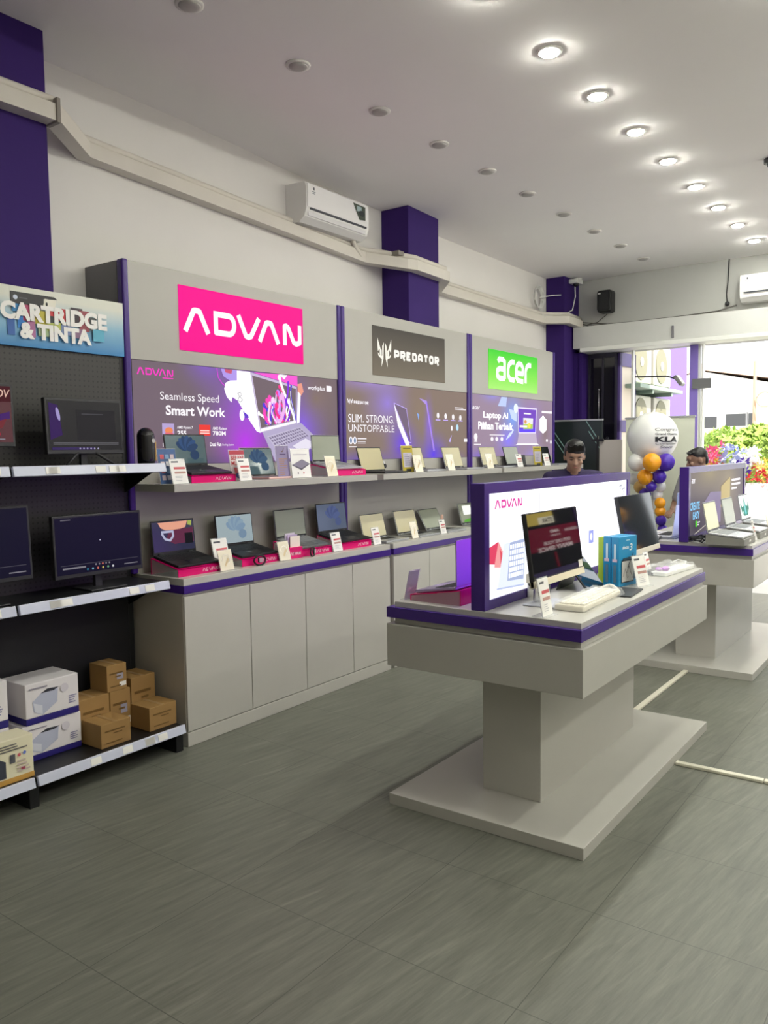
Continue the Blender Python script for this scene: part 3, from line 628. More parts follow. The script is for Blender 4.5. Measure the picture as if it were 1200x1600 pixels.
# ---- unit 2
sg = face(U2, 'sign', 5.298, 6.395, 2.27, 2.666, grad_mat('sign_dark_bronze', [(0, '#7a7060'), (1, '#4c4741')], 2, 2.27, 2.67), XP+.006, .02)
a = wart(sg, XP+.006); claw_emblem(a, 'emblem', EM('#f6f2e4', 1.1), 5.360, 2.343, 5.552, 2.575)
BL = EM('#f6f3ea', 1.1)
def block_word(a, pn, mat, word, u0, v0, u1, v1, th=.25):
    F = {'P': [[(0, 0), (0, 1), (.85, 1), (1, .85), (1, .5), (.85, .38), (.25, .38)]], 'R': [[(0, 0), (0, 1), (.85, 1), (1, .85), (1, .55), (.85, .42), (.25, .42)], [(.5, .42), (1.0, -.25)]],
         'E': [[(1, 1), (0, 1), (0, 0), (1, 0)], [(0, .5), (.8, .5)]], 'D': [[(0, 0), (0, 1), (.75, 1), (1, .75), (1, .25), (.75, 0), (0, 0)]],
         'A': [[(0, 0), (0, .75), (.25, 1), (.75, 1), (1, .75), (1, 0)], [(0, .35), (1, .35)]], 'T': [[(0, 1), (1, 1)], [(.5, 1), (.5, 0)]], 'O': [[(0, .2), (0, .8), (.2, 1), (.8, 1), (1, .8), (1, .2), (.8, 0), (.2, 0), (0, .2)]]}
    n = len(word); W = (u1-u0)/n; H = v1-v0; t = th*W
    for i, ch in enumerate(word):
        for st in F[ch]: a.stroke(pn, mat, [(u0+W*i+t/2+x*(W*.86-t), v0+t/2+y*(H-t)) for x, y in st], t)
block_word(a, 'lettering', BL, 'PREDATOR', 5.592, 2.418, 6.305, 2.496, .27); a.flush()
pb = face(U2, 'poster', 4.950, 6.795, 1.592, 2.2, glow_mat('poster_taupe', '#8a776c', [(5.5, 2.05, .45, .35, '#9a80d8'), (5.72, 1.72, .35, .3, '#6a3af0'), (5.25, 2.22, .75, .14, '#a68cd8'), (6.2, 1.62, .35, .28, '#5f3df0'), (6.12, 1.9, .12, .35, '#8a62e8'), (5.2, 1.58, .7, .13, '#6a52c0'), (6.45, 1.58, .45, .12, '#7a60c8'), (6.0, 2.0, .28, .35, '#8f7b6a')]))
a = wart(pb)
claw_emblem(a, 'logo', W1, 4.966, 2.018, 5.035, 2.072); block_word(a, 'logo', W1, 'PREDATOR', 5.045, 2.028, 5.238, 2.053, .27)
a.text('lettering', W1, 'SLIM. STRONG.', 4.973, 1.886, 5.590, 1.948); a.text('lettering', W1, 'UNSTOPPABLE', 4.972, 1.812, 5.592, 1.868)
a.ell('badge_print', W1, 5.0, 1.742, .024, .03); a.ell('badge_print', W1, 5.05, 1.742, .024, .03); a.ell('badge_print', EM('#7a8fb0'), 5.0, 1.742, .014, .02); a.ell('badge_print', EM('#7a8fb0'), 5.05, 1.742, .014, .02)
a.bars('badge_print', W1, 5.085, 1.752, 5.2, 1.762, 1, .8, False); a.bars('badge_print', W1, 5.085, 1.715, 5.19, 1.74, 2, .4, False); a.bars('badge_print', W1, 4.972, 1.688, 5.07, 1.698, 1, .8, False)
LIL = EM('#c9b2ff', 1.05)
art2 = lambda pts, c, es=1.0: a.poly('artwork_print', EM(c, es), pts)
art2([(5.585, 2.052), (5.770, 2.015), (5.838, 1.725)], '#7a6880'); a.stroke('artwork_print', LIL, [(5.585, 2.056), (5.770, 2.015), (5.838, 1.725), (5.80, 1.73), (5.585, 2.056)], .006)
art2([(5.585, 2.05), (5.66, 1.93), (5.80, 1.728), (5.81, 1.70), (5.76, 1.70), (5.64, 1.87)], '#ffffff', 1.25)
art2([(5.965, 2.115), (6.09, 2.095), (6.215, 1.655), (6.19, 1.652), (6.075, 2.06)], '#b79ae8'); a.stroke('artwork_print', EM('#8a5cff', 1.1), [(6.085, 2.09), (6.205, 1.655)], .007)
art2([(5.93, 1.985), (5.965, 1.97), (5.95, 1.92)], '#8fb0f0')
for i, u in enumerate((6.27, 6.40, 6.53, 6.66)):
    a.ell('icon_print', W1, u, 1.972-.004*i, .022, .026, 14); a.bars('icon_print', LIL, u-.04, 1.925, u+.04, 1.938, 1, .7, False)
a.bars('lettering', W1, 6.56, 2.03, 6.77, 2.06, 2, .5, True); a.ell('icon_print', W1, 6.50, 1.86, .016, .024); a.ell('icon_print', EM('#c0e8ff'), 6.60, 1.868, .022, .03); art2([(6.44, 1.74), (6.50, 1.80), (6.47, 1.73)], '#c9b8ff'); a.rect('icon_print', W1, 6.72, 1.735, 6.78, 1.765)
a.flush()
# ---- unit 3
sg = face(U3, 'sign', 7.227, 8.338, 2.268, 2.66, grad_mat('sign_green', [(0, '#b0f878'), (.35, '#8cee52'), (1, '#3fdb33')], 2, 2.268, 2.66), XP+.006, .02)
a = wart(sg, XP+.006); acer_word(a, 'lettering', EM('#ffffff', 1.3), 7.367, 2.36, 8.19, 2.60, .215); a.flush()
pb = face(U3, 'poster', 6.898, 8.745, 1.592, 2.2, glow_mat('poster_rose', '#a08aa0', [(7.75, 2.0, .4, .4, '#7aa8ff'), (7.65, 1.75, .4, .25, '#8f80ff'), (8.2, 1.95, .45, .35, '#9a70e8'), (8.55, 1.85, .25, .4, '#8f7a7c'), (7.3, 2.2, .4, .12, '#9a90e0'), (7.1, 1.58, .5, .16, '#7a60d8'), (8.3, 1.58, .5, .16, '#a090e8')]))
a = wart(pb); acer_word(a, 'logo', W1, 6.90, 2.052, 7.05, 2.083, .24)
a.text('lettering', EM('#ffffff', 1.3), 'Laptop AI', 7.118, 1.955, 7.645, 2.038, .03); a.text('lettering', EM('#ffffff', 1.3), 'Pilihan Terbaik', 7.016, 1.858, 7.755, 1.935, .03)
art3 = lambda pts, c, es=1.0: a.poly('artwork_print', EM(c, es), pts)
art3([(7.42, 2.10), (7.5, 2.197), (7.62, 2.197), (7.60, 2.10)], '#c4d4ff'); art3([(7.66, 2.08), (7.72, 1.98), (7.84, 1.95), (7.84, 2.06)], '#cfe0ff'); a.ell('artwork_print', EM('#e8f2ff', 1.1), 7.82, 2.09, .05, .05)
for i in range(4): a.stroke('artwork_print', EM('#d8e2ff', 1.1), [(7.60+.03*i, 1.76+.012*i), (7.68+.03*i, 1.83+.012*i)], .012)
art3([(7.855, 2.108), (8.325, 2.108), (8.30, 1.832), (7.878, 1.827)], '#e8defa', 1.1); art3([(7.87, 2.09), (8.305, 2.09), (8.285, 1.845), (7.892, 1.84)], '#7a48c8'); art3([(7.892, 1.84), (8.285, 1.845), (8.29, 1.885), (7.888, 1.88)], '#6a4cff')
art3([(7.99, 1.995), (8.23, 1.995), (8.22, 1.88), (7.99, 1.875)], '#f2f0f6'); art3([(7.99, 1.93), (8.22, 1.93), (8.21, 1.88), (7.99, 1.875)], '#b6dc58'); a.ell('artwork_print', EM('#e8a060'), 8.04, 1.955, .03, .02); a.ell('artwork_print', EM('#f8f060'), 8.13, 1.915, .04, .03); a.rect('artwork_print', W1, 7.90, 1.893, 8.08, 1.915); a.rect('artwork_print', W1, 8.0, 2.035, 8.17, 2.05)
art3([(7.878, 1.825), (8.30, 1.832), (8.33, 1.715), (7.84, 1.718)], '#c9b8d0'); art3([(7.80, 1.705), (8.38, 1.705), (8.33, 1.72), (7.85, 1.72)], '#ffffff', 1.1)
a.poly('badge_print', EM('#ffffff', 1.3), [(8.385, 1.99), (8.475, 2.035), (8.565, 1.99), (8.565, 1.87), (8.475, 1.83), (8.385, 1.87)]); a.rect('badge_print', W1, 8.44, 2.06, 8.71, 2.085)
for u in (7.28, 7.38, 7.49): a.ell('icon_print', W1, u, 1.765, .03, .022)
a.bars('icon_print', W1, 7.23, 1.80, 7.55, 1.812, 1, .7, False); a.ell('badge_print', W1, 6.95, 1.785, .035, .035); a.rect('badge_print', W1, 6.92, 1.735, 6.98, 1.75); a.bars('badge_print', W1, 6.915, 1.705, 7.05, 1.718, 1, .7, False); a.rect('icon_print', W1, 8.55, 1.74, 8.60, 1.77); a.rect('icon_print', W1, 8.66, 1.72, 8.70, 1.755)
a.flush()
# socket on the lower panel
t = thing('wall_socket', 'white wall socket low on the panel behind the yellow price stand', 'socket', (XP-.003, 5.40, 1.535))
part('plate', MB().box((0, -.04, -.04), (.012, .04, .04), .004), WHITEP, t); part('plug', MB().cyl((.012, 0, 0), (.045, 0, 0), .018), BLACK, t)
part('lead', MB().tube([(.045, 0, 0), (.06, -.05, -.02), (.05, -.12, .03), (.05, -.2, -.02)], .005, 6), BLACK, t)

# ------------------------------------------------------------------ base cabinets
def cabinet(y0, y1, label, doors):
    t = thing('base_cabinet', label, 'cabinet', (0, 0, 0))
    part('body', MB().box((.29, y0, .08), (.735, y1, .862)), M('cabinet_side', (.46, .425, .37), .45), t)
    part('plinth', MB().box((.29, y0, 0), (.749, y1, .081), .003), GREY, t)
    e = [y0]+doors+[y1]
    for a_, b_ in zip(e, e[1:]): part('door', MB().box((.735, a_+.003, .086), (.749, b_-.003, .856), .002), GREY, t)
    part('purple_band', MB().box((.29, y0-.004, .873), (.757, y1+.004, .918), .002), PURPLE, t)
    part('countertop', MB().box((.29, y0, .862), (.745, y1, .873)).box((.29, y0, .918), (.75, y1, .957), .002), GREY, t)
cabinet(2.968, 4.945, 'grey base cabinet under the magenta sign, beside the gondola shelves', [3.479, 3.985, 4.487])
cabinet(4.988, 6.845, 'grey base cabinet under the dark claw emblem sign', [5.495, 5.97, 6.41])
cabinet(6.888, 8.79, 'grey base cabinet under the green sign, half hidden by the light box', [7.36, 7.84, 8.31])
single('gap_strip', MB().box((.30, 0, 0), (.72, .036, .952)), DARK, 'dark strip in the gap between the first two cabinets', 'strip', (0, 4.949, 0))  # plain dark strips stand in the gaps between cabinets
single('gap_strip', MB().box((.30, 0, 0), (.72, .036, .952)), DARK, 'dark strip in the gap between the last two cabinets', 'strip', (0, 6.849, 0))

# ------------------------------------------------------------------ gondola shelving
def gondola():
    t = thing('gondola_shelving', 'black gondola shelving with pegboard back and white price rails', 'shelving', (0, 0, 0))
    pg = pegboard_material('pegboard_dark', (.030, .028, .026)); pp = pegboard_material('pegboard_mid', (.028, .024, .030)); bk = M('gondola_back', (.008, .008, .011), .5)
    for y0, y1 in ((1.13, 2.028), (2.032, 2.922)):
        part('back_panel', MB().box((.315, y0, 1.56), (.333, y1, 2.25)), pg, t); part('back_panel', MB().box((.315, y0, .93), (.333, y1, 1.555)), pp, t)
        part('back_panel', MB().box((.315, y0, .12), (.333, y1, .925)), bk, t)
        for zt, xf in ((1.597, .675), (.948, .675), (.148, .77)):
            s = part('shelf', MB().box((.333, y0+.002, zt-.035), (xf, y1-.002, zt), .002), STEEL, t)
            part('price_rail', MB().box((xf-.001, y0+.006, zt-.045), (xf+.018, y1-.006, zt+.004), .003, Matrix.Translation((xf, 0, zt)) @ Matrix.Rotation(R(-14), 4, 'Y') @ Matrix.Translation((-xf, 0, -zt))), RAIL, s)
            rr = random.Random(int(zt*100+y0*10))
            for k in range(5):
                yy = y0+.08+.8*rr.random()*(y1-y0); part('price_tag', MB().box((xf+.018, yy, zt-.038), (xf+.0205, yy+.06, zt-.004), 0, Matrix.Translation((xf, 0, zt)) @ Matrix.Rotation(R(-14), 4, 'Y') @ Matrix.Translation((-xf, 0, -zt))), PAPER, s)
            if zt > .5:
                for yb in (y0+.012, y1-.016): part('shelf_bracket', MB().prism([(.333, zt-.036), (xf-.06, zt-.036), (xf-.12, zt-.06), (.345, zt-.16), (.333, zt-.16)], 0, .004, Matrix(((1, 0, 0, 0), (0, 0, 1, yb), (0, 1, 0, 0), (0, 0, 0, 1)))), STEEL, s)
    for y in (1.13, 2.030, 2.922): part('upright', MB().box((.27, y-.018, 0), (.335 if y > 2.9 else .34, y+.018, 2.25), .003), STEEL, t)
    for y in (1.15, 2.030, 2.895): part('foot', MB().box((.30, y-.025, 0), (.765, y+.025, .11), .004), STEEL, t)
    hd = part('header_sign', MB().box((.337, 2.034, 2.208), (.352, 2.927, 2.508), .001), grad_print(), t)
    a = Art(hd, (.352, 0, 0), (0, 1, 0), (0, 0, 1))
    pr = lambda pts, c: a.poly('artwork_print', INK(c), pts)
    pr([(2.258, 2.48), (2.50, 2.48), (2.52, 2.468), (2.44, 2.462), (2.44, 2.41), (2.258, 2.41)], '#2b2a2c'); a.ell('artwork_print', INK('#c9d2e4'), 2.285, 2.452, .012, .012); a.bars('artwork_print', INK('#55565a'), 2.305, 2.448, 2.35, 2.455, 1, .8, False)
    pr([(2.445, 2.465), (2.51, 2.462), (2.50, 2.41), (2.43, 2.41)], '#e9e6d8'); a.ell('artwork_print', INK('#222222'), 2.455, 2.438, .006, .01)
    for u0, v0, u1, v1, c in ((2.235, 2.26, 2.275, 2.35, '#2f5fa8'), (2.262, 2.38, 2.305, 2.42, '#2f7fb8'), (2.29, 2.30, 2.33, 2.36, '#2a7fd0'), (2.32, 2.34, 2.36, 2.42, '#b8486e'), (2.34, 2.26, 2.385, 2.36, '#b06f9a'), (2.385, 2.33, 2.45, 2.40, '#c0b440'), (2.40, 2.27, 2.46, 2.33, '#9fb58a'), (2.47, 2.36, 2.56, 2.425, '#d03a42'), (2.45, 2.30, 2.53, 2.35, '#b8c060'), (2.46, 2.345, 2.49, 2.38, '#35363a'), (2.59, 2.34, 2.66, 2.44, '#3b3038'), (2.64, 2.32, 2.70, 2.43, '#94424e'), (2.70, 2.33, 2.745, 2.40, '#454a4c'), (2.53, 2.29, 2.60, 2.34, '#7a8cb8'), (2.60, 2.28, 2.66, 2.33, '#8f6f8c'), (2.72, 2.275, 2.79, 2.34, '#5fb0cc'), (2.46, 2.27, 2.5, 2.3, '#5a6a80')):
        a.rect('artwork_print', INK(c), u0, v0, u1, v1)
    WT = INK('#f3f1ee')
    a.text('lettering', WT, 'CARTRIDGE', 2.196, 2.338, 2.810, 2.428, .055); a.text('lettering', WT, '& TINTA', 2.296, 2.248, 2.709, 2.332, .055)
    a.flush()
def grad_print():
    m = bpy.data.materials.new('header_print'); m.use_nodes = True; nt = m.node_tree; b = nt.nodes['Principled BSDF']
    tc = nt.nodes.new('ShaderNodeTexCoord'); sx = nt.nodes.new('ShaderNodeSeparateXYZ'); mr = nt.nodes.new('ShaderNodeMapRange'); cr = nt.nodes.new('ShaderNodeValToRGB')
    mr.inputs['From Min'].default_value = 2.208; mr.inputs['From Max'].default_value = 2.508
    e = cr.color_ramp.elements; e[0].color = (*lin('#2f80bd'), 1); e[1].color = (*lin('#dfe0d4'), 1); e[1].position = .85; e.new(.45).color = (*lin('#86b6d0'), 1)
    nt.links.new(tc.outputs['Object'], sx.inputs[0]); nt.links.new(sx.outputs[2], mr.inputs['Value']); nt.links.new(mr.outputs['Result'], cr.inputs['Fac']); nt.links.new(cr.outputs['Color'], b.inputs['Base Color']); b.inputs['Roughness'].default_value = .45
    return m
gondola()

# ------------------------------------------------------------------ display tables and their light boxes
def table(y0, label):
    t = thing('display_table', label, 'table', (0, y0, 0))
    y1 = 1.853
    part('plinth', MB().box((2.113, 0, 0), (3.071, y1, .052), .002), GREY_TABLE, t)
    part('pedestal', MB().box((2.449, .298, .052), (2.745, 1.540, .664), .002), GREY_TABLE, t)
    part('apron', MB().box((2.111, 0, .663), (3.065, 1.838, .86), .002), GREY_TABLE, t)
    part('purple_band', MB().box((2.110, 0, .888), (3.058, 1.825, .937), .002), PURPLE, t)
    part('tabletop', MB().box((2.140, .025, .86), (3.046, 1.81, .961), .002), GREY_TABLE, t)
    return t
table(3.010, 'grey display table with purple band standing alone in front, on a broad plinth')
table(6.078, 'grey display table with purple band farther back near the shop opening')
def light_box(y0, label):
    t = thing('light_box', label, 'light box', (2.578, y0, .961))
    L_, H_, T = 1.805, .549, .034
    part('frame', MB().box((-T, 0, 0), (T, .045, H_), .002).box((-T, L_-.045, 0), (T, L_, H_), .002).box((-T, .04, 0), (T, L_-.04, .043), .002).box((-T, .04, H_-.045), (T, L_-.04, H_), .002), PURPLE, t)
    return t, L_, H_, T
LB1, L_, H_, T = light_box(3.036, 'purple framed light box with a white glowing face on the front table')
sc = part('screen', MB().box((.002, .043, .041), (T-.008, L_-.043, H_-.043)), glow_mat('lb_white', '#f4f4ff', [(.9, .3, .9, .5, '#ffffff')], 1.45), LB1)
a = Art(sc, (T-.008, 0, 0), (0, 1, 0), (0, 0, 1))
V = lambda y, z: (y-3.036, z-.961)
PK = EM('#e84aa8', 1.0)
p0 = V(3.139, 1.395); p1 = V(3.406, 1.433); advan_word(a, 'logo', PK, p0[0], p0[1], p1[0], p1[1], .27)
a.stroke('artwork_print', EM('#b9b9c4', 1.0), [V(3.585, 1.445), V(3.585, 1.30)], .006)
a.poly('artwork_print', EM('#e84868', 1.0), [V(3.085, 1.23), V(3.17, 1.25), V(3.15, 1.15), V(3.08, 1.16)]); a.poly('artwork_print', EM('#f0a0a0', 1.1), [V(3.17, 1.25), V(3.25, 1.16), V(3.21, 1.13), V(3.13, 1.14)]); a.poly('artwork_print', EM('#e85868', 1.0), [V(3.18, 1.22), V(3.235, 1.16), V(3.19, 1.15)])
a.poly('artwork_print', EM('#dfe6fb', 1.2), [V(3.22, 1.235), V(3.45, 1.245), V(3.42, 1.03), V(3.16, 1.045)]); a.poly('artwork_print', EM('#b8c4e8', 1.1), [V(3.15, 1.045), V(3.42, 1.03), V(3.42, 1.022), V(3.15, 1.037)])
a.poly('artwork_print', EM('#aab6d8', 1.1), [V(3.275, 1.235), V(3.42, 1.24), V(3.41, 1.055), V(3.25, 1.065)])
for i in range(7):
    for j in range(6):
        y = 3.262+.021*i+.003*j; z = 1.075+.026*j; a.rect('artwork_print', EM('#f4f7ff', 1.3), *V(y, z), *V(y+.016, z+.02))
a.rect('artwork_print', EM('#9fa8ee', 1.1), *V(4.20, 1.14), *V(4.265, 1.21)); a.ell('artwork_print', EM('#ffffff', 1.4), *V(4.232, 1.175), .014, .02)
a.stroke('artwork_print', EM('#9aa0aa', 1.0), [V(4.66, 1.43), V(4.70, 1.44), V(4.67, 1.41)], .006); a.stroke('artwork_print', EM('#9aa0aa', 1.0), [V(4.70, 1.41), V(4.745, 1.42), V(4.71, 1.36)], .006)
a.flush()
part('screen', MB().box((-T+.008, .043, .041), (-.002, L_-.043, H_-.043)), grad_mat('lb_violet', [(0, '#7a3fd8'), (.5, '#b05cf0'), (1, '#6a28d0')], 2, 0, .55, 1.5), LB1)
LB2, L_, H_, T = light_box(6.090, 'purple framed light box with a dim bronze face on the far table')
sc = part('screen', MB().box((.002, .043, .041), (T-.008, L_-.043, H_-.043)), glow_mat('lb_bronze', '#6e6470', [(.6, .5, 1.0, .3, '#a89878'), (.25, .1, .5, .25, '#3c3648'), (1.2, .4, .7, .5, '#a89880')], .9), LB2)
a = Art(sc, (T-.008, 0, 0), (0, 1, 0), (0, 0, 1))
acer_word(a, 'logo', W1, .095, .425, .19, .46, .24)
CY = EM('#8fd4ff', 1.05)
a.text('lettering', CY, 'CREATE', .06, .225, .32, .285, .03); a.text('lettering', CY, 'EASY', .14, .155, .32, .212, .03); a.rect('artwork_print', EM('#5fd838', 1.0), .21, .095, .255, .14); a.bars('artwork_print', W1, .262, .1, .33, .135, 2, .5)
a.stroke('artwork_print', EM('#d8d0c4', 1.0), [(.1, .03), (.5, .09)], .006); a.poly('artwork_print', EM('#9a8cae', .9), [(.42, .26), (.62, .34), (.95, .33), (.95, .08), (.5, .08)]); a.poly('artwork_print', EM('#cdb880', 1.0), [(.95, .37), (1.25, .44), (1.25, .25), (.95, .2)])
a.bars('lettering', W1, 1.3, .32, 1.65, .43, 3, .5)
a.flush()
part('screen', MB().box((-T+.008, .043, .041), (-.002, L_-.043, H_-.043)), glow_mat('lb_lilac', '#b9c4f8', [(.6, .3, .8, .4, '#e4e8ff')], 1.3), LB2)
# ------------------------------------------------------------------ laptops, risers, cards
KEYS_D = M('keys_black', '#17181b', .5); KEYS_G = M('keys_grey', '#8d9094', .5)
SCR_OFF = M('screen_off', '#15171a', .12, spec=.6); SCR_GREYGREEN = M('screen_grey_green', '#9a9f8e', .22, spec=.5); SCR_CREAM = M('screen_cream', '#c9c09a', .22, spec=.5); SCR_TEAL = M('screen_dim_teal', '#0c1012', .12, spec=.5, emit='#4a6064', es=.9); SCR_BLUEGREY = M('screen_pale_blue', '#101214', .15, spec=.5, emit='#a4b6bc', es=.8); SCR_SLATE = M('screen_slate', '#0d0e12', .12, spec=.5, emit='#5a6478', es=.9)
BLK_SHELL = M('laptop_black', '#1a1b1e', .45); GREY_SHELL = M('laptop_grey', '#77797b', .4, metal=.3); ROSE = M('laptop_rose', '#d9b3ae', .35, metal=.3)
def bloom(a, w_, h, c1, c2):
    for k in range(7):
        an = R(150-22*k); cx, cy = w_*.02+.045*math.cos(an), h*.48+.045*math.sin(an)
        a.ell('wallpaper_print', EM(c1 if k % 2 else c2, .9), cx, cy, .045, .022, 18, an)
    a.ell('wallpaper_print', EM(c2, .8), w_*.2, h*.3, .035, .03, 18)
def laptop(label, loc, rz=0, tilt=0, w_=.32, d=.22, lid=.2, ang=108, shell=SILVER, screen=SCR_GREYGREEN, keys=KEYS_D, art=None, group=None, name='laptop'):
    t = thing(name, label, 'laptop', loc, (0, R(tilt), R(rz)) if not rz else Euler((0, R(tilt), R(rz)), 'XYZ'), group)
    part('base', MB().box((-d/2, -w_/2, 0), (d/2, w_/2, .015), .004), shell, t)
    kb = MB()
    kw, kd = w_*.88, d*.46
    for i in range(5):
        for j in range(13):
            x = -d*.40+kd*i/5; y = -kw/2+kw*j/13
            kb.box((x, y+.002, .0148), (x+kd/5-.003, y+kw/13-.001, .0168))
    part('keyboard', kb, keys, t)
    part('touchpad', MB().box((d*.14, -w_*.17, .0148), (d*.44, w_*.17, .0154)), M('touchpad_'+shell.name, shell.node_tree.nodes['Principled BSDF'].inputs['Base Color'].default_value[:3], .25), t)
    th = R(ang-90); up = Vector((-math.sin(th), 0, math.cos(th))); nn = Vector((math.cos(th), 0, math.sin(th)))
    Mx = Matrix(((0, up.x, nn.x, -d/2), (1, up.y, nn.y, 0), (0, up.z, nn.z, .013), (0, 0, 0, 1)))
    ld = part('lid', MB().box((-w_/2, 0, -.007), (w_/2, lid, 0), .002, Mx), shell, t)
    part('bezel', MB().box((-w_/2+.002, .004, -.0005), (w_/2-.002, lid-.002, .0006), 0, Mx), BLACK, ld)
    part('screen', MB().box((-w_/2+.007, .016, 0), (w_/2-.007, lid-.008, .0012), 0, Mx), screen, t)
    part('hinge', MB().cyl((-d/2+.002, -w_*.4, .016), (-d/2+.002, -w_*.28, .016), .005, n=8).cyl((-d/2+.002, w_*.28, .016), (-d/2+.002, w_*.4, .016), .005, n=8), shell, t)
    if art:
        o = Mx @ Vector((0, .016, .0012)); a = Art(t, o, (0, 1, 0), up, .0004, .0003); art(a, w_-.014, lid-.024); a.flush()
    return t
def riser(label, loc, rz=0, w_=.34, d=.24, hf=.045, hb=.095, group=None, text=True, side=CLEAR):
    t = thing('laptop_riser', label, 'riser', loc, (0, 0, R(rz)), group)
    fp = part('front_panel', MB().box((d/2-.004, -w_/2, 0), (d/2, w_/2, hf), .0008), PINK, t)
    if text:
        a = Art(t, (d/2, 0, 0), (0, 1, 0), (0, 0, 1)); advan_word(a, 'lettering', INK('#f6c9dc'), w_*.02, hf*.3, w_*.38, hf*.74, .2); a.flush(fp)
    part('top_panel', MB().prism([(-d/2, hb-.004), (d/2, hf-.004), (d/2, hf), (-d/2, hb)], -w_/2, w_/2, Matrix(((1, 0, 0, 0), (0, 0, 1, 0), (0, 1, 0, 0), (0, 0, 0, 1)))), PINK, t)
    for s in (-1, 1):
        y = s*(w_/2-.003)
        part('side_panel', MB().prism([(-d/2, 0), (d/2-.005, 0), (d/2-.005, hf-.005), (-d/2, hb-.005)], y-.0015, y+.0015, Matrix(((1, 0, 0, 0), (0, 0, 1, 0), (0, 1, 0, 0), (0, 0, 0, 1)))), side, t)
    part('back_panel', MB().box((-d/2, -w_/2, 0), (-d/2+.004, w_/2, hb-.004)), PINK, t)
    return t
def on_riser(label, x, y, z, w_=.32, d=.22, hf=.045, hb=.095, **k):
    """laptop lying on the sloping top of a riser whose centre is at x, y and whose foot is at z"""
    rd = .24; ti = math.degrees(math.atan2(hb-hf, rd))
    return laptop(label, (x, y, z+(hf+hb)/2+.0015), 0, ti, w_, d, **k)
GOLD = M('foil_card', '#efe6cf', .25, metal=.2)
def card(label, loc, rz=0, w_=.10, h=.145, style='price', lean=14, group=None, name='price_card', cat='price card'):
    t = thing(name, label, cat, loc, (0, 0, R(rz)), group)
    th = R(lean); up = Vector((-math.sin(th), 0, math.cos(th))); nn = Vector((math.cos(th), 0, math.sin(th)))
    Mx = Matrix(((0, up.x, nn.x, 0), (1, up.y, nn.y, 0), (0, up.z, nn.z, 0), (0, 0, 0, 1)))
    part('stand', MB().box((-w_/2-.004, 0, -.004), (w_/2+.004, h+.005, -.001), .0005, Mx).box((-.05, -w_/2-.004, 0), (.022, w_/2+.004, .003)), CLEAR, t)
    body = {'price': PAPER, 'foil': GOLD, 'yellow': INK('#b5a21e'), 'blue': INK('#3f5f92'), 'red': INK('#e9dfe0'), 'lilac': INK('#8f83a6'), 'white': PAPER, 'violet': INK('#c9aede')}[style]
    cd = part('card', MB().box((-w_/2, .003, -.001), (w_/2, h, .001), 0, Mx), body, t)
    a = Art(t, Mx @ Vector((0, 0, .001)), (0, 1, 0), up, .0004, .0003); rn = random.Random(len(label)*7)
    q = w_/2
    if style == 'price':
        a.bars('print', INK('#55555c'), -q*.8, h*.84, q*.1, h*.94, 1, .6, False); a.bars('print', INK('#c9565c'), -q*.6, h*.58, q*.85, h*.70, 1, .75, False); a.bars('print', INK('#b98f86'), -q*.6, h*.40, q*.85, h*.52, 1, .7, False)
        a.bars('print', INK('#c4c2c6'), -q*.6, h*.12, q*.6, h*.34, 4, .35, True, rn)
    elif style == 'foil':
        a.poly('print', INK('#cdb98f'), [(-q*.2, h*.2), (q*.5, h*.55), (q*.2, h*.6), (-q*.3, h*.3)]); a.stroke('print', INK('#f7f2e6'), arc((0, h*.55), q*.6, -60, 200, 14, h*.22), .006)
    elif style == 'yellow':
        a.bars('print', INK('#6f6410'), -q*.7, h*.86, q*.7, h*.93, 1, .7, False); a.rect('panel', INK('#b9b4c2'), -q*.8, h*.2, q*.8, h*.74); a.bars('print', INK('#6e6b80'), -q*.6, h*.24, q*.6, h*.7, 6, .3, True, rn); a.rect('print', INK('#1d1d12'), -q*.45, h*.03, q*.45, h*.14)
    elif style == 'blue':
        for i in range(3):
            for j in range(4): a.rect('print', INK(('#c9b9c0', '#7fa3c9', '#c4525a', '#e6e6ee')[(i*3+j*2) % 4]), -q*.8+q*.55*i, h*.12+h*.2*j, -q*.8+q*.55*i+q*.42, h*.25+h*.2*j)
    elif style == 'red':
        a.rect('print', INK('#b83a4a'), -q, h*.86, q, h); a.text('lettering', INK('#b3262f'), 'BERANI', -q*.85, h*.68, q*.85, h*.83, .03); a.text('lettering', INK('#b3262f'), 'MUDA!', -q*.85, h*.5, q*.85, h*.65, .03); a.poly('print', INK('#d8656c'), [(-q*.6, h*.44), (q*.8, h*.42), (q*.7, h*.2), (-q*.5, h*.22)]); a.ell('print', INK('#2d3f86'), 0, h*.17, q*.45, h*.1)
    elif style == 'lilac':
        a.stroke('print', INK('#6a4a2c'), [(-q*.2, h*.86), (0, h*.82), (q*.3, h*.93)], .005); a.bars('print', INK('#54406e'), -q*.5, h*.72, q*.5, h*.77, 1, .7, False); a.bars('print', INK('#a8805e'), -q*.7, h*.1, q*.7, h*.64, 8, .35, True, rn)
    elif style == 'white':
        a.poly('print', INK('#4b4655'), [(-q*1.0, h*.45), (0, h*.27), (q*.98, h*.48), (q*.15, h*.64)]); a.poly('print', INK('#837c90'), [(-q*.9, h*.46), (-.0, h*.33), (q*.9, h*.49), (q*.15, h*.63)]); a.bars('print', INK('#b9b2c0'), -q*.8, h*.78, q*.7, h*.83, 1, .6, False); a.ell('print', INK('#2f2d36'), -q*.4, h*.17, .006, .006); a.ell('print', INK('#b5304a'), q*.2, h*.17, .006, .006)
    elif style == 'violet':
        a.rect('print', INK('#7a77b0'), -q, h*.55, q, h*.85); a.rect('print', INK('#9a5f9c'), -q, h*.3, q, h*.55); a.rect('print', INK('#c24f8a'), -q, h*.06, q, h*.3)
    a.flush(cd)
    return t
ZC, ZS, ZT = .957, 1.483, .961
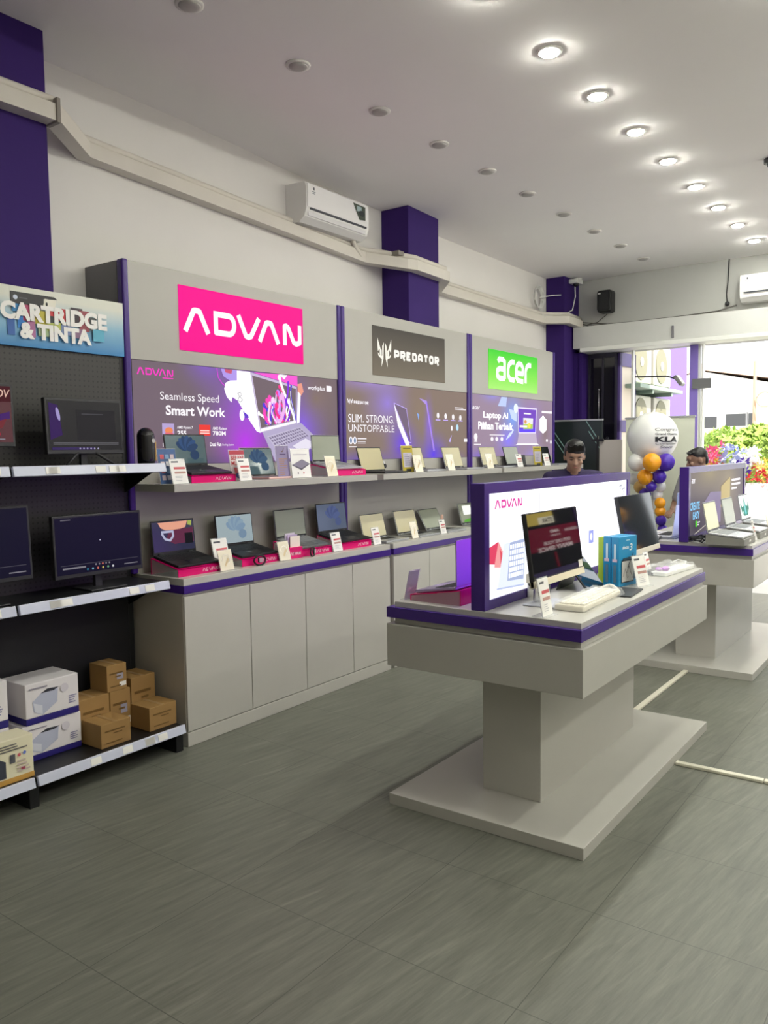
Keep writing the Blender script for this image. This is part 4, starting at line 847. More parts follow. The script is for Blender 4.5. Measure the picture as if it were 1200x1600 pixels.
# ---- counter, from the gondola end
G1 = 'laptops on the wall counter'; G2 = 'pink laptop risers on the wall counter'; G3 = 'price cards on the wall counter'
def collage(a, w_, h):
    a.poly('wallpaper_print', EM('#e8a48a', .95), [(-w_*.36, h*.98), (w_*.36, h*.98), (w_*.30, h*.76), (w_*.1, h*.7), (-w_*.2, h*.72), (-w_*.3, h*.8)]); a.poly('wallpaper_print', EM('#aab85a', .9), [(w_*.37, h*.98), (w_*.47, h*.97), (w_*.45, h*.8), (w_*.36, h*.84)])
    a.poly('wallpaper_print', EM('#6a2f4c', .8), [(-w_*.1, h*.7), (w_*.48, h*.74), (w_*.48, h*.25), (0, h*.22), (-w_*.2, h*.4)]); a.stroke('wallpaper_print', EM('#b9bcd8', .9), [(-w_*.3, h*.66), (-w_*.02, h*.66), (-w_*.02, h*.5), (-w_*.1, h*.36), (-w_*.22, h*.42), (-w_*.29, h*.62)], .014)
    a.rect('wallpaper_print', EM('#14141c', .8), w_*.26, h*.2, w_*.46, h*.56)
SCR_NAVY = M('screen_navy', '#0c0c10', .15, spec=.5, emit='#33344e', es=.8)
riser('magenta laptop riser under the laptop with a coral and maroon screen', (.556, 3.165, ZC), group=G2)
on_riser('black laptop with a coral and maroon picture, first on the counter beside the gondola shelves', .556, 3.165, ZC, shell=BLK_SHELL, screen=SCR_NAVY, art=collage, group=G1)
riser('magenta laptop riser under the black laptop with a pale blue screen', (.556, 3.660, ZC), group=G2)
on_riser('black laptop with a pale blue swirl screen, second on the counter', .556, 3.660, ZC, shell=BLK_SHELL, screen=SCR_BLUEGREY, art=lambda a, w_, h: bloom(a, w_, h, '#8aa2b4', '#7f98b0'), group=G1)
riser('magenta laptop riser under the grey laptop with a blank screen', (.556, 4.185, ZC), group=G2)
on_riser('grey laptop with a blank olive screen behind the leaflet box', .556, 4.185, ZC, w_=.31, shell=GREY_SHELL, screen=SCR_GREYGREEN, keys=KEYS_G, group=G1)
riser('magenta laptop riser under the black laptop with a slate blue screen', (.556, 4.640, ZC), group=G2)
on_riser('large black laptop with a slate blue swirl screen beside the first strip gap', .556, 4.640, ZC, w_=.34, lid=.215, shell=BLK_SHELL, screen=SCR_SLATE, art=lambda a, w_, h: bloom(a, w_, h, '#4a5680', '#53608c'), group=G1)
for y, l, sc_, an in ((5.135, 'silver laptop with a warm blank screen just before the dark gap strip', SCR_CREAM, 104), (5.60, 'silver laptop with a cream screen, first after the dark gap strip', SCR_CREAM, 106), (6.03, 'silver laptop leaning far back with a pale grey screen', SCR_GREYGREEN, 120)):
    laptop(l, (.585, y, ZC), w_=.31, d=.215, lid=.2, ang=an, screen=sc_, group=G1)
def greenbase(a, w_, h): a.rect('wallpaper_print', EM('#f4f6ee', 1.1), -w_*.3, h*.4, w_*.2, h*.9); a.poly('wallpaper_print', EM('#5fae3a', .9), [(-w_*.4, h*.02), (w_*.45, h*.02), (w_*.45, h*.25), (-w_*.3, h*.15)])
laptop('silver laptop with a white and green screen beside the light box edge', (.585, 6.64, ZC), w_=.32, lid=.2, ang=106, screen=SCR_GREYGREEN, art=greenbase, group=G1)
card('foil price card before the coral screened laptop', (.715, 3.335, ZC), w_=.105, h=.125, style='foil', group=G3)
card('tall white card standing behind the first foil card', (.63, 3.385, ZC), w_=.12, h=.185, style='price', group=G3)
card('foil price card beside the leaflet box', (.705, 3.85, ZC), w_=.10, h=.125, style='foil', group=G3)
card('white price card before the slate blue screened laptop', (.695, 4.40, ZC), w_=.10, h=.135, style='price', group=G3)
card('white price card at the far end of the last magenta riser', (.690, 4.875, ZC), w_=.09, h=.13, style='price', group=G3)
card('cream foil card before the first laptop after the dark strip', (.70, 5.37, ZC), w_=.085, h=.135, style='foil', group=G3)
c_ = card('white price card with a pinkish round topper', (.70, 5.80, ZC), w_=.085, h=.12, style='price', group=G3)
part('topper', MB().ball((-.04, .03, .135), (.008, .022, .026), 12), M('topper_skin', '#c9a08f', .6), c_)
t = thing('leaflet_box', 'magenta leaflet box holding pale leaflets on the counter', 'leaflet box', (.655, 3.97, ZC))
bx = part('holder', MB().box((-.03, -.065, 0), (.03, .065, .075), .002), PINK, t)
a = Art(t, (.03, 0, 0), (0, 1, 0), (0, 0, 1)); advan_word(a, 'lettering', INK('#f7dbe6'), -.055, .022, .045, .042, .2); a.flush(bx)
for k, c in enumerate(('#d9cfe0', '#b9a5c9', '#efe4da')): part('leaflet', MB().box((-.02+.014*k, -.055+.01*k, .01), (-.016+.014*k, .04+.01*k, .165-.01*k)), INK(c), t)
def watch(label, loc, rz):
    t = thing('wrist_watch', label, 'watch', loc, (0, 0, R(rz)), 'watches on the counter edge')
    part('strap', MB().tube([(0, q[0], .032+q[1]) for q in arc((0, 0), .040, 0, 360, 20, .030)], .006, 6), BLACK, t)
    part('case', MB().box((.002, -.018, .018), (.018, .018, .052), .006), DARK, t); part('dial', MB().box((.0175, -.014, .022), (.0195, .014, .048)), M('watch_dial', '#c9a9b4', .2), t)
watch('black watch on its side before the second magenta riser', (.718, 3.60, ZC), -15)
watch('black watch with a white tag before the grey laptop riser', (.718, 4.10, ZC), 20)
# ---- shelf
G4 = 'laptops on the wall shelves'; G5 = 'price cards on the wall shelves'
riser('magenta laptop riser on the shelf under the teal swirl screen', (.50, 3.335, ZS), w_=.35, hf=.042, hb=.085, group='pink laptop risers on the wall shelf')
on_riser('black laptop with a teal screen and blue swirl on the shelf', .50, 3.330, ZS, hf=.042, hb=.085, lid=.195, shell=BLK_SHELL, screen=SCR_TEAL, art=lambda a, w_, h: bloom(a, w_, h, '#35527e', '#2c4468'), group=G4)
laptop('rose laptop with a dark teal screen flat on the shelf', (.53, 3.93, ZS), w_=.30, d=.22, lid=.2, ang=104, shell=ROSE, screen=SCR_TEAL, keys=KEYS_G, art=lambda a, w_, h: bloom(a, w_, h, '#2f4a6e', '#3a5878'), group=G4)
riser('magenta laptop riser on the shelf under the silver laptop', (.50, 4.655, ZS), w_=.35, hf=.042, hb=.085, group='pink laptop risers on the wall shelf')
on_riser('silver laptop with a blank grey green screen on the shelf', .50, 4.65, ZS, hf=.042, hb=.085, lid=.2, ang=104, screen=SCR_GREYGREEN, keys=KEYS_G, group=G4)
for y, l, sc_, sh in ((5.20, 'dark laptop with a cream screen, first on the middle shelf', SCR_CREAM, BLK_SHELL), (5.80, 'silver laptop with a cream screen behind the yellow price stand of the middle shelf', SCR_CREAM, SILVER), (6.45, 'silver laptop with a cream screen, last on the middle shelf', SCR_CREAM, SILVER),
                      (7.14, 'silver laptop with a cream screen, first on the far shelf', SCR_CREAM, SILVER), (7.64, 'dark laptop with a grey green screen, second on the far shelf', SCR_GREYGREEN, BLK_SHELL), (8.42, 'silver laptop at the far end of the far shelf', SCR_OFF, SILVER)):
    laptop(l, (.53, y, ZS), w_=.315, d=.22, lid=.2, ang=106, shell=sh, screen=sc_, group=G4)  # each of these screens is one even colour
card('price card at the near end of the shelf, before the teal screened laptop', (.665, 3.045, ZS), w_=.11, h=.145, group=G5)
card('price card overlapping the red promotion card', (.665, 3.555, ZS), w_=.10, h=.14, group=G5)
card('foil card before the silver laptop on its riser', (.66, 4.40, ZS), w_=.11, h=.145, style='foil', group=G5)
card('white foil card beside the yellow price stand of the middle shelf', (.665, 5.49, ZS), w_=.11, h=.14, style='foil', group=G5)
card('white foil card before the last laptop on the middle shelf', (.665, 5.995, ZS), w_=.11, h=.14, style='foil', group=G5)
card('white foil card before the first laptop on the far shelf', (.665, 6.69, ZS), w_=.12, h=.14, style='foil', group=G5)
card('price card before the second laptop on the far shelf', (.665, 7.30, ZS), w_=.12, h=.13, group=G5)
card('price card next to the yellow price stand of the far shelf', (.665, 7.93, ZS), w_=.13, h=.13, group=G5)
card('blue promotion card at the near end of the shelf behind the round tube', (.60, 3.02, ZS), w_=.125, h=.2, style='blue', lean=8, name='promotion_card', cat='promotion card')
card('red and white promotion card reading BERANI MUDA', (.60, 3.56, ZS), w_=.125, h=.19, style='red', lean=8, name='promotion_card', cat='promotion card')
card('tall lilac promotion card beside the rose laptop', (.63, 3.935, ZS), w_=.115, h=.215, style='lilac', lean=6, name='promotion_card', cat='promotion card')
card('white promotion card picturing a laptop', (.65, 4.085, ZS), w_=.185, h=.195, style='white', lean=6, name='promotion_card', cat='promotion card')
card('yellow price stand on the middle shelf', (.62, 5.40, ZS), w_=.155, h=.215, style='yellow', lean=6, name='promotion_card', cat='promotion card')
card('yellow price stand on the far shelf', (.62, 7.80, ZS), w_=.19, h=.205, style='yellow', lean=6, name='promotion_card', cat='promotion card')
single('mobile_phone', MB().box((-.004, -.035, 0), (.004, .035, .12), .003, Matrix.Rotation(R(-10), 4, 'Y')), BLACK, 'small dark phone standing beside a price card on the far shelf', 'phone', (.62, 7.48, ZS))
# ------------------------------------------------------------------ goods on the gondola
def monitor(label, loc, w_, h, lift, screen, art=None, rz=0, lean=4, group='monitors on the gondola', bez=DARK, vstand=False):
    t = thing('monitor', label, 'monitor', loc, (0, 0, R(rz)), group)
    th = R(lean); up = Vector((-math.sin(th), 0, math.cos(th))); nn = Vector((math.cos(th), 0, math.sin(th)))
    Mx = Matrix(((0, up.x, nn.x, .02), (1, up.y, nn.y, 0), (0, up.z, nn.z, lift), (0, 0, 0, 1)))
    part('casing', MB().box((-w_/2, 0, -.03), (w_/2, h, 0), .004, Mx), bez, t)
    part('screen', MB().box((-w_/2+.012, .022, -.001), (w_/2-.012, h-.012, .001), 0, Mx), screen, t)
    if vstand: part('leg', MB().tube([(0, -.02, lift+.03), (.05, -.14, .006)], .008, 6), bez, t); part('leg', MB().tube([(0, .02, lift+.03), (.05, .14, .006)], .008, 6), bez, t); part('neck', MB().box((-.03, -.018, 0), (-.01, .018, lift+.1)), bez, t)
    else: part('neck', MB().box((-.03, -.02, 0), (-.005, .02, lift+.1)), bez, t); part('foot', MB().box((-.09, -.11, 0), (.09, .11, .01), .004), bez, t)
    if art: a = Art(t, Mx @ Vector((0, .022, .001)), (0, 1, 0), up, .0004, .0003); art(a, w_-.024, h-.034); a.flush()
    return t
SCR_DK = M('screen_dark_violet', '#08080c', .3, spec=.12, emit='#16142a', es=.8); SCR_DK2 = M('screen_charcoal', '#0a0a0b', .25, spec=.25, emit='#201f24', es=.7); SCR_RED = M('screen_red', '#0c0a0c', .2, spec=.4, emit='#55222e', es=.8)
def playbar(a, w_, h):
    a.rect('interface_print', EM('#5a5763', .8), -w_*.46, h*.155, w_*.46, h*.163); a.rect('interface_print', EM('#8a8790', .8), -w_*.44, h*.09, -w_*.18, h*.12)
    for k, c in enumerate(('#8d8a94', '#8d8a94', '#e0786a', '#8d8a94', '#8d8a94')): a.ell('interface_print', EM(c, .8), -w_*.06+w_*.04*k, h*.125, .005, .005, 10)
    for k, c in enumerate(('#2f7f9f', '#77b0c8', '#e07a6a', '#d8c46a', '#77b08a', '#e4e4ea')): a.ell('interface_print', EM(c, .8), -w_*.16+w_*.06*k, h*.055, .006, .006, 10)
    a.bars('interface_print', EM('#85828c', .8), w_*.28, h*.05, w_*.45, h*.075, 1, .7, False); a.bars('interface_print', EM('#77747e', .8), -w_*.44, h*.95, -w_*.33, h*.975, 1, .7, False); a.ell('interface_print', EM('#cfcde0', .9), 0, h*.56, .004, .004, 8)
def desktop(a, w_, h):
    a.rect('interface_print', EM('#2d2b2f', .7), -w_*.12, h*.2, w_*.42, h*.82); a.poly('interface_print', EM('#3a1f5e', .8), [(-w_*.48, h*.95), (-w_*.36, h*.9), (-w_*.32, h*.3), (-w_*.48, h*.2)]); a.ell('interface_print', EM('#a79ad0', .9), -w_*.365, h*.72, .01, .035, 14, .2)
    a.bars('interface_print', EM('#4a484e', .8), -w_*.05, h*.72, w_*.25, h*.75, 1, .8, False); a.rect('interface_print', EM('#3a2a60', .8), -w_*.47, 0, w_*.1, h*.05); a.bars('interface_print', EM('#8a8890', .8), -w_*.45, h*.1, w_*.45, h*.16, 2, .25, False)
    for k in range(6): a.ell('interface_print', EM('#b0a8c8', .8), -w_*.1+w_*.05*k, h*.025, .005, .005, 8)
def redshow(a, w_, h):
    a.rect('interface_print', EM('#4a1420', .8), -w_*.5, h*.72, w_*.5, h); a.text('lettering', EM('#e0b8a8', .9), 'OV', w_*.36, h*.80, w_*.495, h*.94, .02, .25)
    a.poly('interface_print', EM('#4a2470', .8), [(w_*.1, h*.35), (w_*.48, h*.55), (w_*.48, h*.42), (w_*.2, h*.3)]); a.poly('interface_print', EM('#7a3038', .8), [(w_*.2, h*.3), (w_*.45, h*.42), (w_*.4, h*.25), (w_*.25, h*.2)]); a.rect('interface_print', EM('#a02f40', .8), w_*.2, h*.12, w_*.38, h*.17); a.bars('interface_print', EM('#8d8a94', .8), w_*.15, h*.04, w_*.42, h*.07, 1, .7, False)
monitor('flat monitor with a red advert screen on the top gondola shelf', (.53, 1.875, 1.597), .53, .30, .10, SCR_RED, redshow, lean=2)
monitor('black monitor with a dark desktop on the top gondola shelf', (.53, 2.53, 1.597), .45, .285, .062, SCR_DK2, desktop, lean=3, vstand=True)
monitor('wide dark monitor cut by the picture edge on the middle gondola shelf', (.53, 1.93, .948), .54, .365, .10, SCR_DK, playbar, lean=3)
monitor('wide dark monitor with a taskbar, nearest the cabinets on the middle gondola shelf', (.53, 2.585, .948), .535, .325, .072, SCR_DK, playbar, lean=2)
t = thing('capsule_speaker', 'upright black capsule shaped device with a brass side strip on the top gondola shelf', 'speaker', (.60, 2.862, 1.597))
bd = MB(); pr_ = []
for k in range(9): an = math.pi/2*k/8; pr_.append((.048*math.cos(an), .155+.048*math.sin(an)))
bd.lathe([(.040, 0), (.047, .01), (.048, .03)]+pr_, 24); part('body', bd, M('gloss_black', '#0a0a12', .12), t)
part('side_strip', MB().box((.008, .0395, .02), (.03, .0475, .125), .003), M('brass_strip', '#c9a56a', .25, metal=.6), t); part('button', MB().cyl((.047, .012, .13), (.052, .012, .13), .012, n=14), CHROME, t)
def carton(label, x0, x1, y0, y1, z0, z1, group, style, name='cardboard_box', cat='box'):
    t = thing(name, label, cat, ((x0+x1)/2, (y0+y1)/2, z0), group=group)
    w_, d, h = y1-y0, x1-x0, z1-z0
    if style == 'brown':
        bm = M('cardboard', (.33, .19, .062), .75, vary=.12, vscale=7)
        part('carton', MB().box((-d/2, -w_/2, 0), (d/2, w_/2, h), .003), bm, t)
        part('tape', MB().box((-d/2+.002, -.012, h-.0005), (d/2-.002, .012, h+.0008)), M('packing_tape', (.36, .22, .09), .35), t)
        a = Art(t, (d/2, 0, 0), (0, 1, 0), (0, 0, 1)); a.bars('print', INK('#6d5023'), -w_*.38, h*.62, w_*.3, h*.72, 1, .6, False); a.bars('print', INK('#6d5023'), -w_*.1, h*.5, w_*.2, h*.58, 1, .6, False); a.bars('print', INK('#6d5023'), -w_*.35, h*.14, w_*.2, h*.22, 1, .6, False); a.flush()
        if 'label' in label: b2 = MB().box((d/2, w_*.0, h*.42), (d/2+.001, w_*.32, h*.64)); part('shipping_label', b2, INK('#9a97a8'), t); part('barcode_label', MB().box((d/2, w_*.12, h*.14), (d/2+.001, w_*.46, h*.30)), PAPER, t)
    elif style == 'printer':
        part('carton', MB().box((-d/2, -w_/2, h*.16), (d/2, w_/2, h), .004), M('carton_white', '#e4dfe2', .55), t); part('purple_base', MB().box((-d/2, -w_/2, 0), (d/2, w_/2, h*.16), .003), M('carton_purple', '#241a72', .5), t)
        a = Art(t, (d/2, 0, 0), (0, 1, 0), (0, 0, 1))
        a.poly('print', INK('#b9bdd2'), [(-w_*.38, h*.55), (-w_*.2, h*.74), (w_*.10, h*.76), (w_*.08, h*.42), (-w_*.2, h*.18), (-w_*.36, h*.3)]); a.poly('print', INK('#d4d6e2'), [(-w_*.36, h*.52), (-w_*.2, h*.42), (-w_*.2, h*.2), (-w_*.34, h*.3)]); a.poly('print', INK('#33343f'), [(-w_*.22, h*.72), (-w_*.1, h*.80), (w_*.12, h*.78), (w_*.02, h*.72)])
        a.bars('print', INK('#8f8a98'), -w_*.44, h*.84, -w_*.1, h*.9, 1, .6, False); a.bars('print', INK('#8a87a8'), w_*.3, h*.28, w_*.46, h*.5, 4, .5, True); a.ell('print', INK('#d3cdd6'), w_*.22, h*.72, .022, .022)
        a.flush()
    else:
        part('carton', MB().box((-d/2, -w_/2, 0), (d/2, w_/2, h), .004), M('carton_cream', '#e9e2c4', .55), t)
        a = Art(t, (d/2, 0, 0), (0, 1, 0), (0, 0, 1))
        a.rect('print', INK('#c99a4c'), -w_*.5, 0, w_*.5, h*.12); a.poly('print', INK('#3b3f4d'), [(-w_*.35, h*.15), (w_*.08, h*.15), (w_*.08, h*.52), (-w_*.0, h*.6), (-w_*.35, h*.6)]); a.bars('print', INK('#6d6a68'), -w_*.1, h*.72, w_*.42, h*.9, 3, .5, True); a.rect('print', INK('#55565c'), w_*.14, h*.45, w_*.22, h*.65); a.ell('print', INK('#d0606a'), w_*.28, h*.6, .008, .008); a.ell('print', INK('#6a7fd0'), w_*.36, h*.62, .008, .008); a.bars('print', INK('#c9b8b0'), w_*.24, h*.2, w_*.44, h*.5, 4, .5, True); a.rect('print', INK('#a04a5a'), w_*.3, h*.24, w_*.36, h*.3)
        a.flush()
    return t
ZB = .149
GB = 'boxes on the bottom gondola shelf'
carton('white printer box with purple base, lower of the pair', .36, .585, 2.085, 2.405, ZB, ZB+.185, GB, 'printer', 'printer_box')
carton('white printer box with purple base, stacked on top', .365, .59, 2.105, 2.395, ZB+.186, ZB+.39, GB, 'printer', 'printer_box')
carton('cream ink kit box standing before the printer boxes', .61, .745, 1.72, 2.045, ZB, ZB+.205, GB, 'cream', 'ink_kit_box')
carton('white printer box stacked at the edge of the picture', .36, .585, 1.66, 2.02, ZB+.21, ZB+.44, GB, 'printer', 'printer_box')
carton('plain white box under the stack at the picture edge', .36, .585, 1.66, 2.02, ZB, ZB+.208, GB, 'printer', 'printer_box')
BB = 'brown cartons on the bottom gondola shelf'
carton('small brown carton at the front beside the printer boxes', .56, .725, 2.425, 2.605, ZB, ZB+.125, BB, 'brown')
carton('brown carton standing behind the small front carton', .40, .555, 2.415, 2.60, ZB, ZB+.225, BB, 'brown')
carton('brown carton with grey label, lower of the labelled two', .40, .555, 2.605, 2.735, ZB, ZB+.225, BB, 'brown')
carton('brown carton with grey label, topmost of the pile', .40, .555, 2.59, 2.715, ZB+.226, ZB+.37, BB, 'brown')
carton('brown carton at the back beside the cabinet', .37, .54, 2.752, 2.915, ZB, ZB+.265, BB, 'brown')
carton('low brown carton in the front corner beside the cabinet', .55, .715, 2.735, 2.918, ZB, ZB+.13, BB, 'brown')
# ------------------------------------------------------------------ front table
def aio(label, loc, w_, h, lift, lean, screen, bez, art=None, rz=0, group='all in one computers on the front table'):
    t = thing('all_in_one_computer', label, 'computer', loc, (0, 0, R(rz)), group)
    th = R(lean); up = Vector((-math.sin(th), 0, math.cos(th))); nn = Vector((math.cos(th), 0, math.sin(th)))
    Mx = Matrix(((0, up.x, nn.x, .04), (1, up.y, nn.y, 0), (0, up.z, nn.z, lift), (0, 0, 0, 1)))
    part('casing', MB().box((-w_/2, .0, -.022), (w_/2, h, 0), .004, Mx), DARK, t)
    part('screen', MB().box((-w_/2+.003, .030, -.001), (w_/2-.003, h-.003, .0012), 0, Mx), screen, t)
    part('chin', MB().box((-w_/2, 0, -.022), (w_/2, .030, .003), .002, Mx), bez, t)
    part('neck', MB().box((-.085, -.022, .006), (-.072, .022, .22), .003), CHROME, t)
    part('joint', MB().box((-.08, -.03, .17), (0, .03, .2), .004), DARK, t)
    part('foot', MB().box((-.10, -.10, 0), (.07, .115, .007), .003), SILVER, t)
    if art: a = Art(t, Mx @ Vector((0, .03, .0012)), (0, 1, 0), up, .0004, .0003); art(a, w_-.006, h-.033); a.flush()
    return t
SCR_GLOSS = M('screen_glossy_black', '#0a0b10', .03, spec=.9, coat=.6); SCR_GLOSS2 = M('screen_glossy_grey', '#2a2e34', .06, spec=.55, coat=.15)
def dials(a, w_, h):
    a.rect('sticker', INK('#dcd8d2'), w_*.40, h*.015, w_*.485, h*.13)
aio('all in one computer with a cream chin beside the tall price card', (2.785, 3.345, ZT), .53, .315, .112, 8, SCR_GLOSS, M('chin_cream', '#e4dac2', .4), dials)
aio('all in one computer with a grey mirror screen overhanging the table end', (2.715, 4.69, ZT), .56, .345, .085, 11, SCR_GLOSS2, M('chin_grey', '#d5cdbd', .35, metal=.2))
single('computer_cable', MB().tube([(.0, -.08, .11), (.02, -.03, .05), (.03, .05, .03), (0, .12, .05), (-.02, .14, .1), (.0, .1, .13)], .005, 6).tube([(0, -.1, .09), (.03, -.02, .02), (.02, .06, .01), (-.02, .13, .03), (-.04, .13, .12)], .005, 6), BLACK, 'loop of black cable behind the cream chinned computer', 'cable', (2.69, 3.40, ZT))
t = thing('power_adapter', 'cream power adapter on the light box frame behind the computer', 'adapter', (2.635, 3.47, 1.03)); part('housing', MB().box((-.022, -.045, 0), (.02, .045, .045), .005), M('adapter_cream', '#e6dcbc', .4), t); part('plug_hole', MB().cyl((.019, .02, .018), (.021, .02, .018), .006, n=10), BLACK, t)
part('prong', MB().box((-.02, -.03, -.07), (-.012, .03, .0)), WHITEP, t)
card('tall white price card in an acrylic stand before the cream chinned computer', (2.875, 3.10, ZT), w_=.095, h=.158, group='price cards on the front table', lean=10)
card('pinkish price card leaning before the blue tablet boxes', (2.968, 4.03, ZT), -14, w_=.105, h=.155, style='price', group='price cards on the front table', lean=14)
card('clear acrylic card stand half hidden beside the mirror screened computer', (2.86, 4.46, ZT), w_=.07, h=.12, style='price', group='price cards on the front table', lean=14)
def wrapped_keyboard():
    t = thing('wrapped_keyboard', 'cream keyboard in shiny plastic wrap at the front of the table', 'keyboard', (2.905, 3.485, ZT), (0, 0, R(2)))
    part('body', MB().box((-.072, -.25, .0), (.062, .24, .026), .008), M('keyboard_cream', '#ddd6c2', .45), t)
    kb = MB()
    for i in range(5):
        for j in range(15): kb.box((-.058+.023*i, -.225+.03*j, .025), (-.038+.023*i, -.199+.03*j, .032), .002, seg=1)
    part('keys', kb, M('key_cream', '#eae5d6', .4), t)
    mb = MB(); rn = random.Random(9); g = [[mb.bm.verts.new((-.082+.16*i/12, -.262+.52*j/30, (.034+.008*rn.random()) if 0 < i < 12 and 0 < j < 30 else .004)) for j in range(31)] for i in range(13)]
    for i in range(12):
        for j in range(30): mb.bm.faces.new((g[i][j], g[i+1][j], g[i+1][j+1], g[i][j+1])).smooth = False
    part('plastic_wrap', mb, M('cling_wrap', '#ffffff', .08, alpha=.22, spec=.9), t)
wrapped_keyboard()
t = thing('round_cover', 'clear curved plastic cover at the end of the wrapped keyboard', 'cover', (2.90, 3.735, ZT+.001)); part('shell', MB().tube([(-.05+.1*k/8, .012*math.sin(math.pi*k/8), .01+.028*math.sin(math.pi*k/8)) for k in range(9)], .008, 8), M('cover_clear_white', '#f2efe6', .15, alpha=.8), t)
def tablet():
    t = thing('tablet_on_stand', 'dark tablet leaning in its folding case between computer and boxes', 'tablet', (2.765, 3.825, ZT), (0, 0, R(4)))
    th = R(38); up = Vector((-math.sin(th), 0, math.cos(th))); nn = Vector((math.cos(th), 0, math.sin(th))); Mx = Matrix(((0, up.x, nn.x, .035), (1, up.y, nn.y, 0), (0, up.z, nn.z, .004), (0, 0, 0, 1)))
    part('body', MB().box((-.125, 0, -.008), (.125, .178, 0), .003, Mx), BLACK, t); part('screen', MB().box((-.115, .01, -.001), (.115, .168, .001), 0, Mx), M('tablet_screen', '#0a1622', .06, spec=.8, emit='#10283a', es=.9), t)
    part('case_flap', MB().prism([(-.075, .14), (-.13, 0), (-.126, 0), (-.068, .135)], -.12, .12, Matrix(((1, 0, 0, 0), (0, 0, 1, 0), (0, 1, 0, 0), (0, 0, 0, 1)))), BLACK, t)
tablet()
t = thing('keyboard_folio', 'flat dark keyboard folio lying before the blue boxes', 'keyboard', (2.935, 3.80, ZT), (0, 0, R(6))); part('folio', MB().box((-.075, -.125, 0), (.075, .125, .006), .002), M('folio_black', '#1c1e22', .5), t); part('inner_panel', MB().box((-.066, -.117, .0058), (.066, .117, .0068)), M('folio_panel', '#2c2f35', .4), t)
def tablet_box(label, loc, rz, front):
    t = thing('tablet_box', label, 'box', loc, (0, 0, R(rz)), 'blue tablet boxes on the front table')
    BL_ = M('box_blue', '#1f8fc4', .4); part('carton', MB().box((-.021, -.085, 0), (.021, .085, .25), .002), BL_, t)
    a = Art(t, (.021, 0, 0), (0, 1, 0), (0, 0, 1))
    if front:
        WT = INK('#f2f7fa'); a.bars('print', INK('#bfe0ef'), -.02, .228, .015, .234, 1, .7, False); a.text('lettering', WT, 'sketsa', -.055, .188, .005, .206, .02, .15); a.text('lettering', WT, '3', .012, .178, .04, .212, .01, .15)
        a.poly('print', INK('#2a4658'), [(-.05, .142), (.07, .15), (.07, .03), (-.06, .03)]); a.rect('print', INK('#20242a'), -.064, .018, .052, .132); a.rect('picture', INK('#c9c8c4'), -.060, .024, .048, .127); a.stroke('picture', INK('#55504c'), [(-.02, .06), (.005, .10), (.02, .07), (.035, .05), (.04, .035)], .004); a.stroke('picture', INK('#8a8580'), [(-.05, .05), (-.03, .09), (-.01, .04), (.0, .05)], .004); a.stroke('print', INK('#202228'), [(-.01, .09), (.045, .165)], .005)
    a.flush()
    a = Art(t, (0, -.085, 0), (1, 0, 0), (0, 0, 1)); a.rect('spine_print', INK('#cfe8f4'), -.006, .14, .006, .215); a.rect('spine_print', INK('#e5c9dc'), -.014, .125, .012, .14); a.rect('spine_print', INK('#5a7f96'), -.008, .02, .008, .11); a.flush()
tablet_box('blue boxed tablet pack in front, printed with a pen tablet', (2.870, 4.017, ZT), -11, True)
tablet_box('blue boxed tablet pack standing behind the printed one', (2.822, 4.035, ZT), -11, False)
t = thing('green_box', 'slim lime green box with a blue panel standing by the light box', 'box', (2.752, 4.115, ZT), (0, 0, R(-11))); part('carton', MB().box((-.015, -.075, 0), (.015, .075, .235), .002), M('box_lime', '#a3bd2f', .5), t)
a = Art(t, (.015, 0, 0), (0, 1, 0), (0, 0, 1)); a.rect('print', INK('#6f9fd8'), -.06, .05, .06, .165); a.bars('print', INK('#d8e6f4'), -.05, .065, .05, .15, 3, .3); a.bars('print', INK('#5d7416'), -.06, .185, .05, .2, 1, .5, False); a.ell('print', INK('#23262a'), -.01, .025, .035, .02); a.flush()
def bagged():
    t = thing('bagged_keyboard', 'black and white keyboard in a crinkled plastic bag near the table end', 'keyboard', (2.905, 4.59, ZT), (0, 0, R(-6)))
    part('body', MB().box((-.075, -.2, 0), (.0, .2, .022), .005).box((0, -.2, 0), (.02, .05, .022), .005), BLACK, t); part('white_half', MB().box((.0, -.2, 0), (.085, .2, .024), .006), WHITEP, t)
    part('bow', MB().ball((.055, -.13, .035), (.02, .03, .014), 10).ball((.03, -.16, .035), (.02, .015, .01), 10), M('bow_lilac', '#cf9fe0', .4), t)
    mb = MB(); rn = random.Random(11); g = [[mb.bm.verts.new((-.095+.19*i/10, -.22+.44*j/20, (.026+.018*rn.random()) if 0 < i < 10 and 0 < j < 20 else .003)) for j in range(21)] for i in range(11)]
    for i in range(10):
        for j in range(20): mb.bm.faces.new((g[i][j], g[i+1][j], g[i+1][j+1], g[i][j+1]))
    part('plastic_bag', mb, M('cling_wrap', '#ffffff', .08, alpha=.22, spec=.9), t)
    part('lead', MB().tube([(.03, .2, .015), (.02, .24, .03), (-.03, .25, .035), (-.06, .22, .02), (-.07, .2, .015)], .005, 6), WHITEP, t)
bagged()
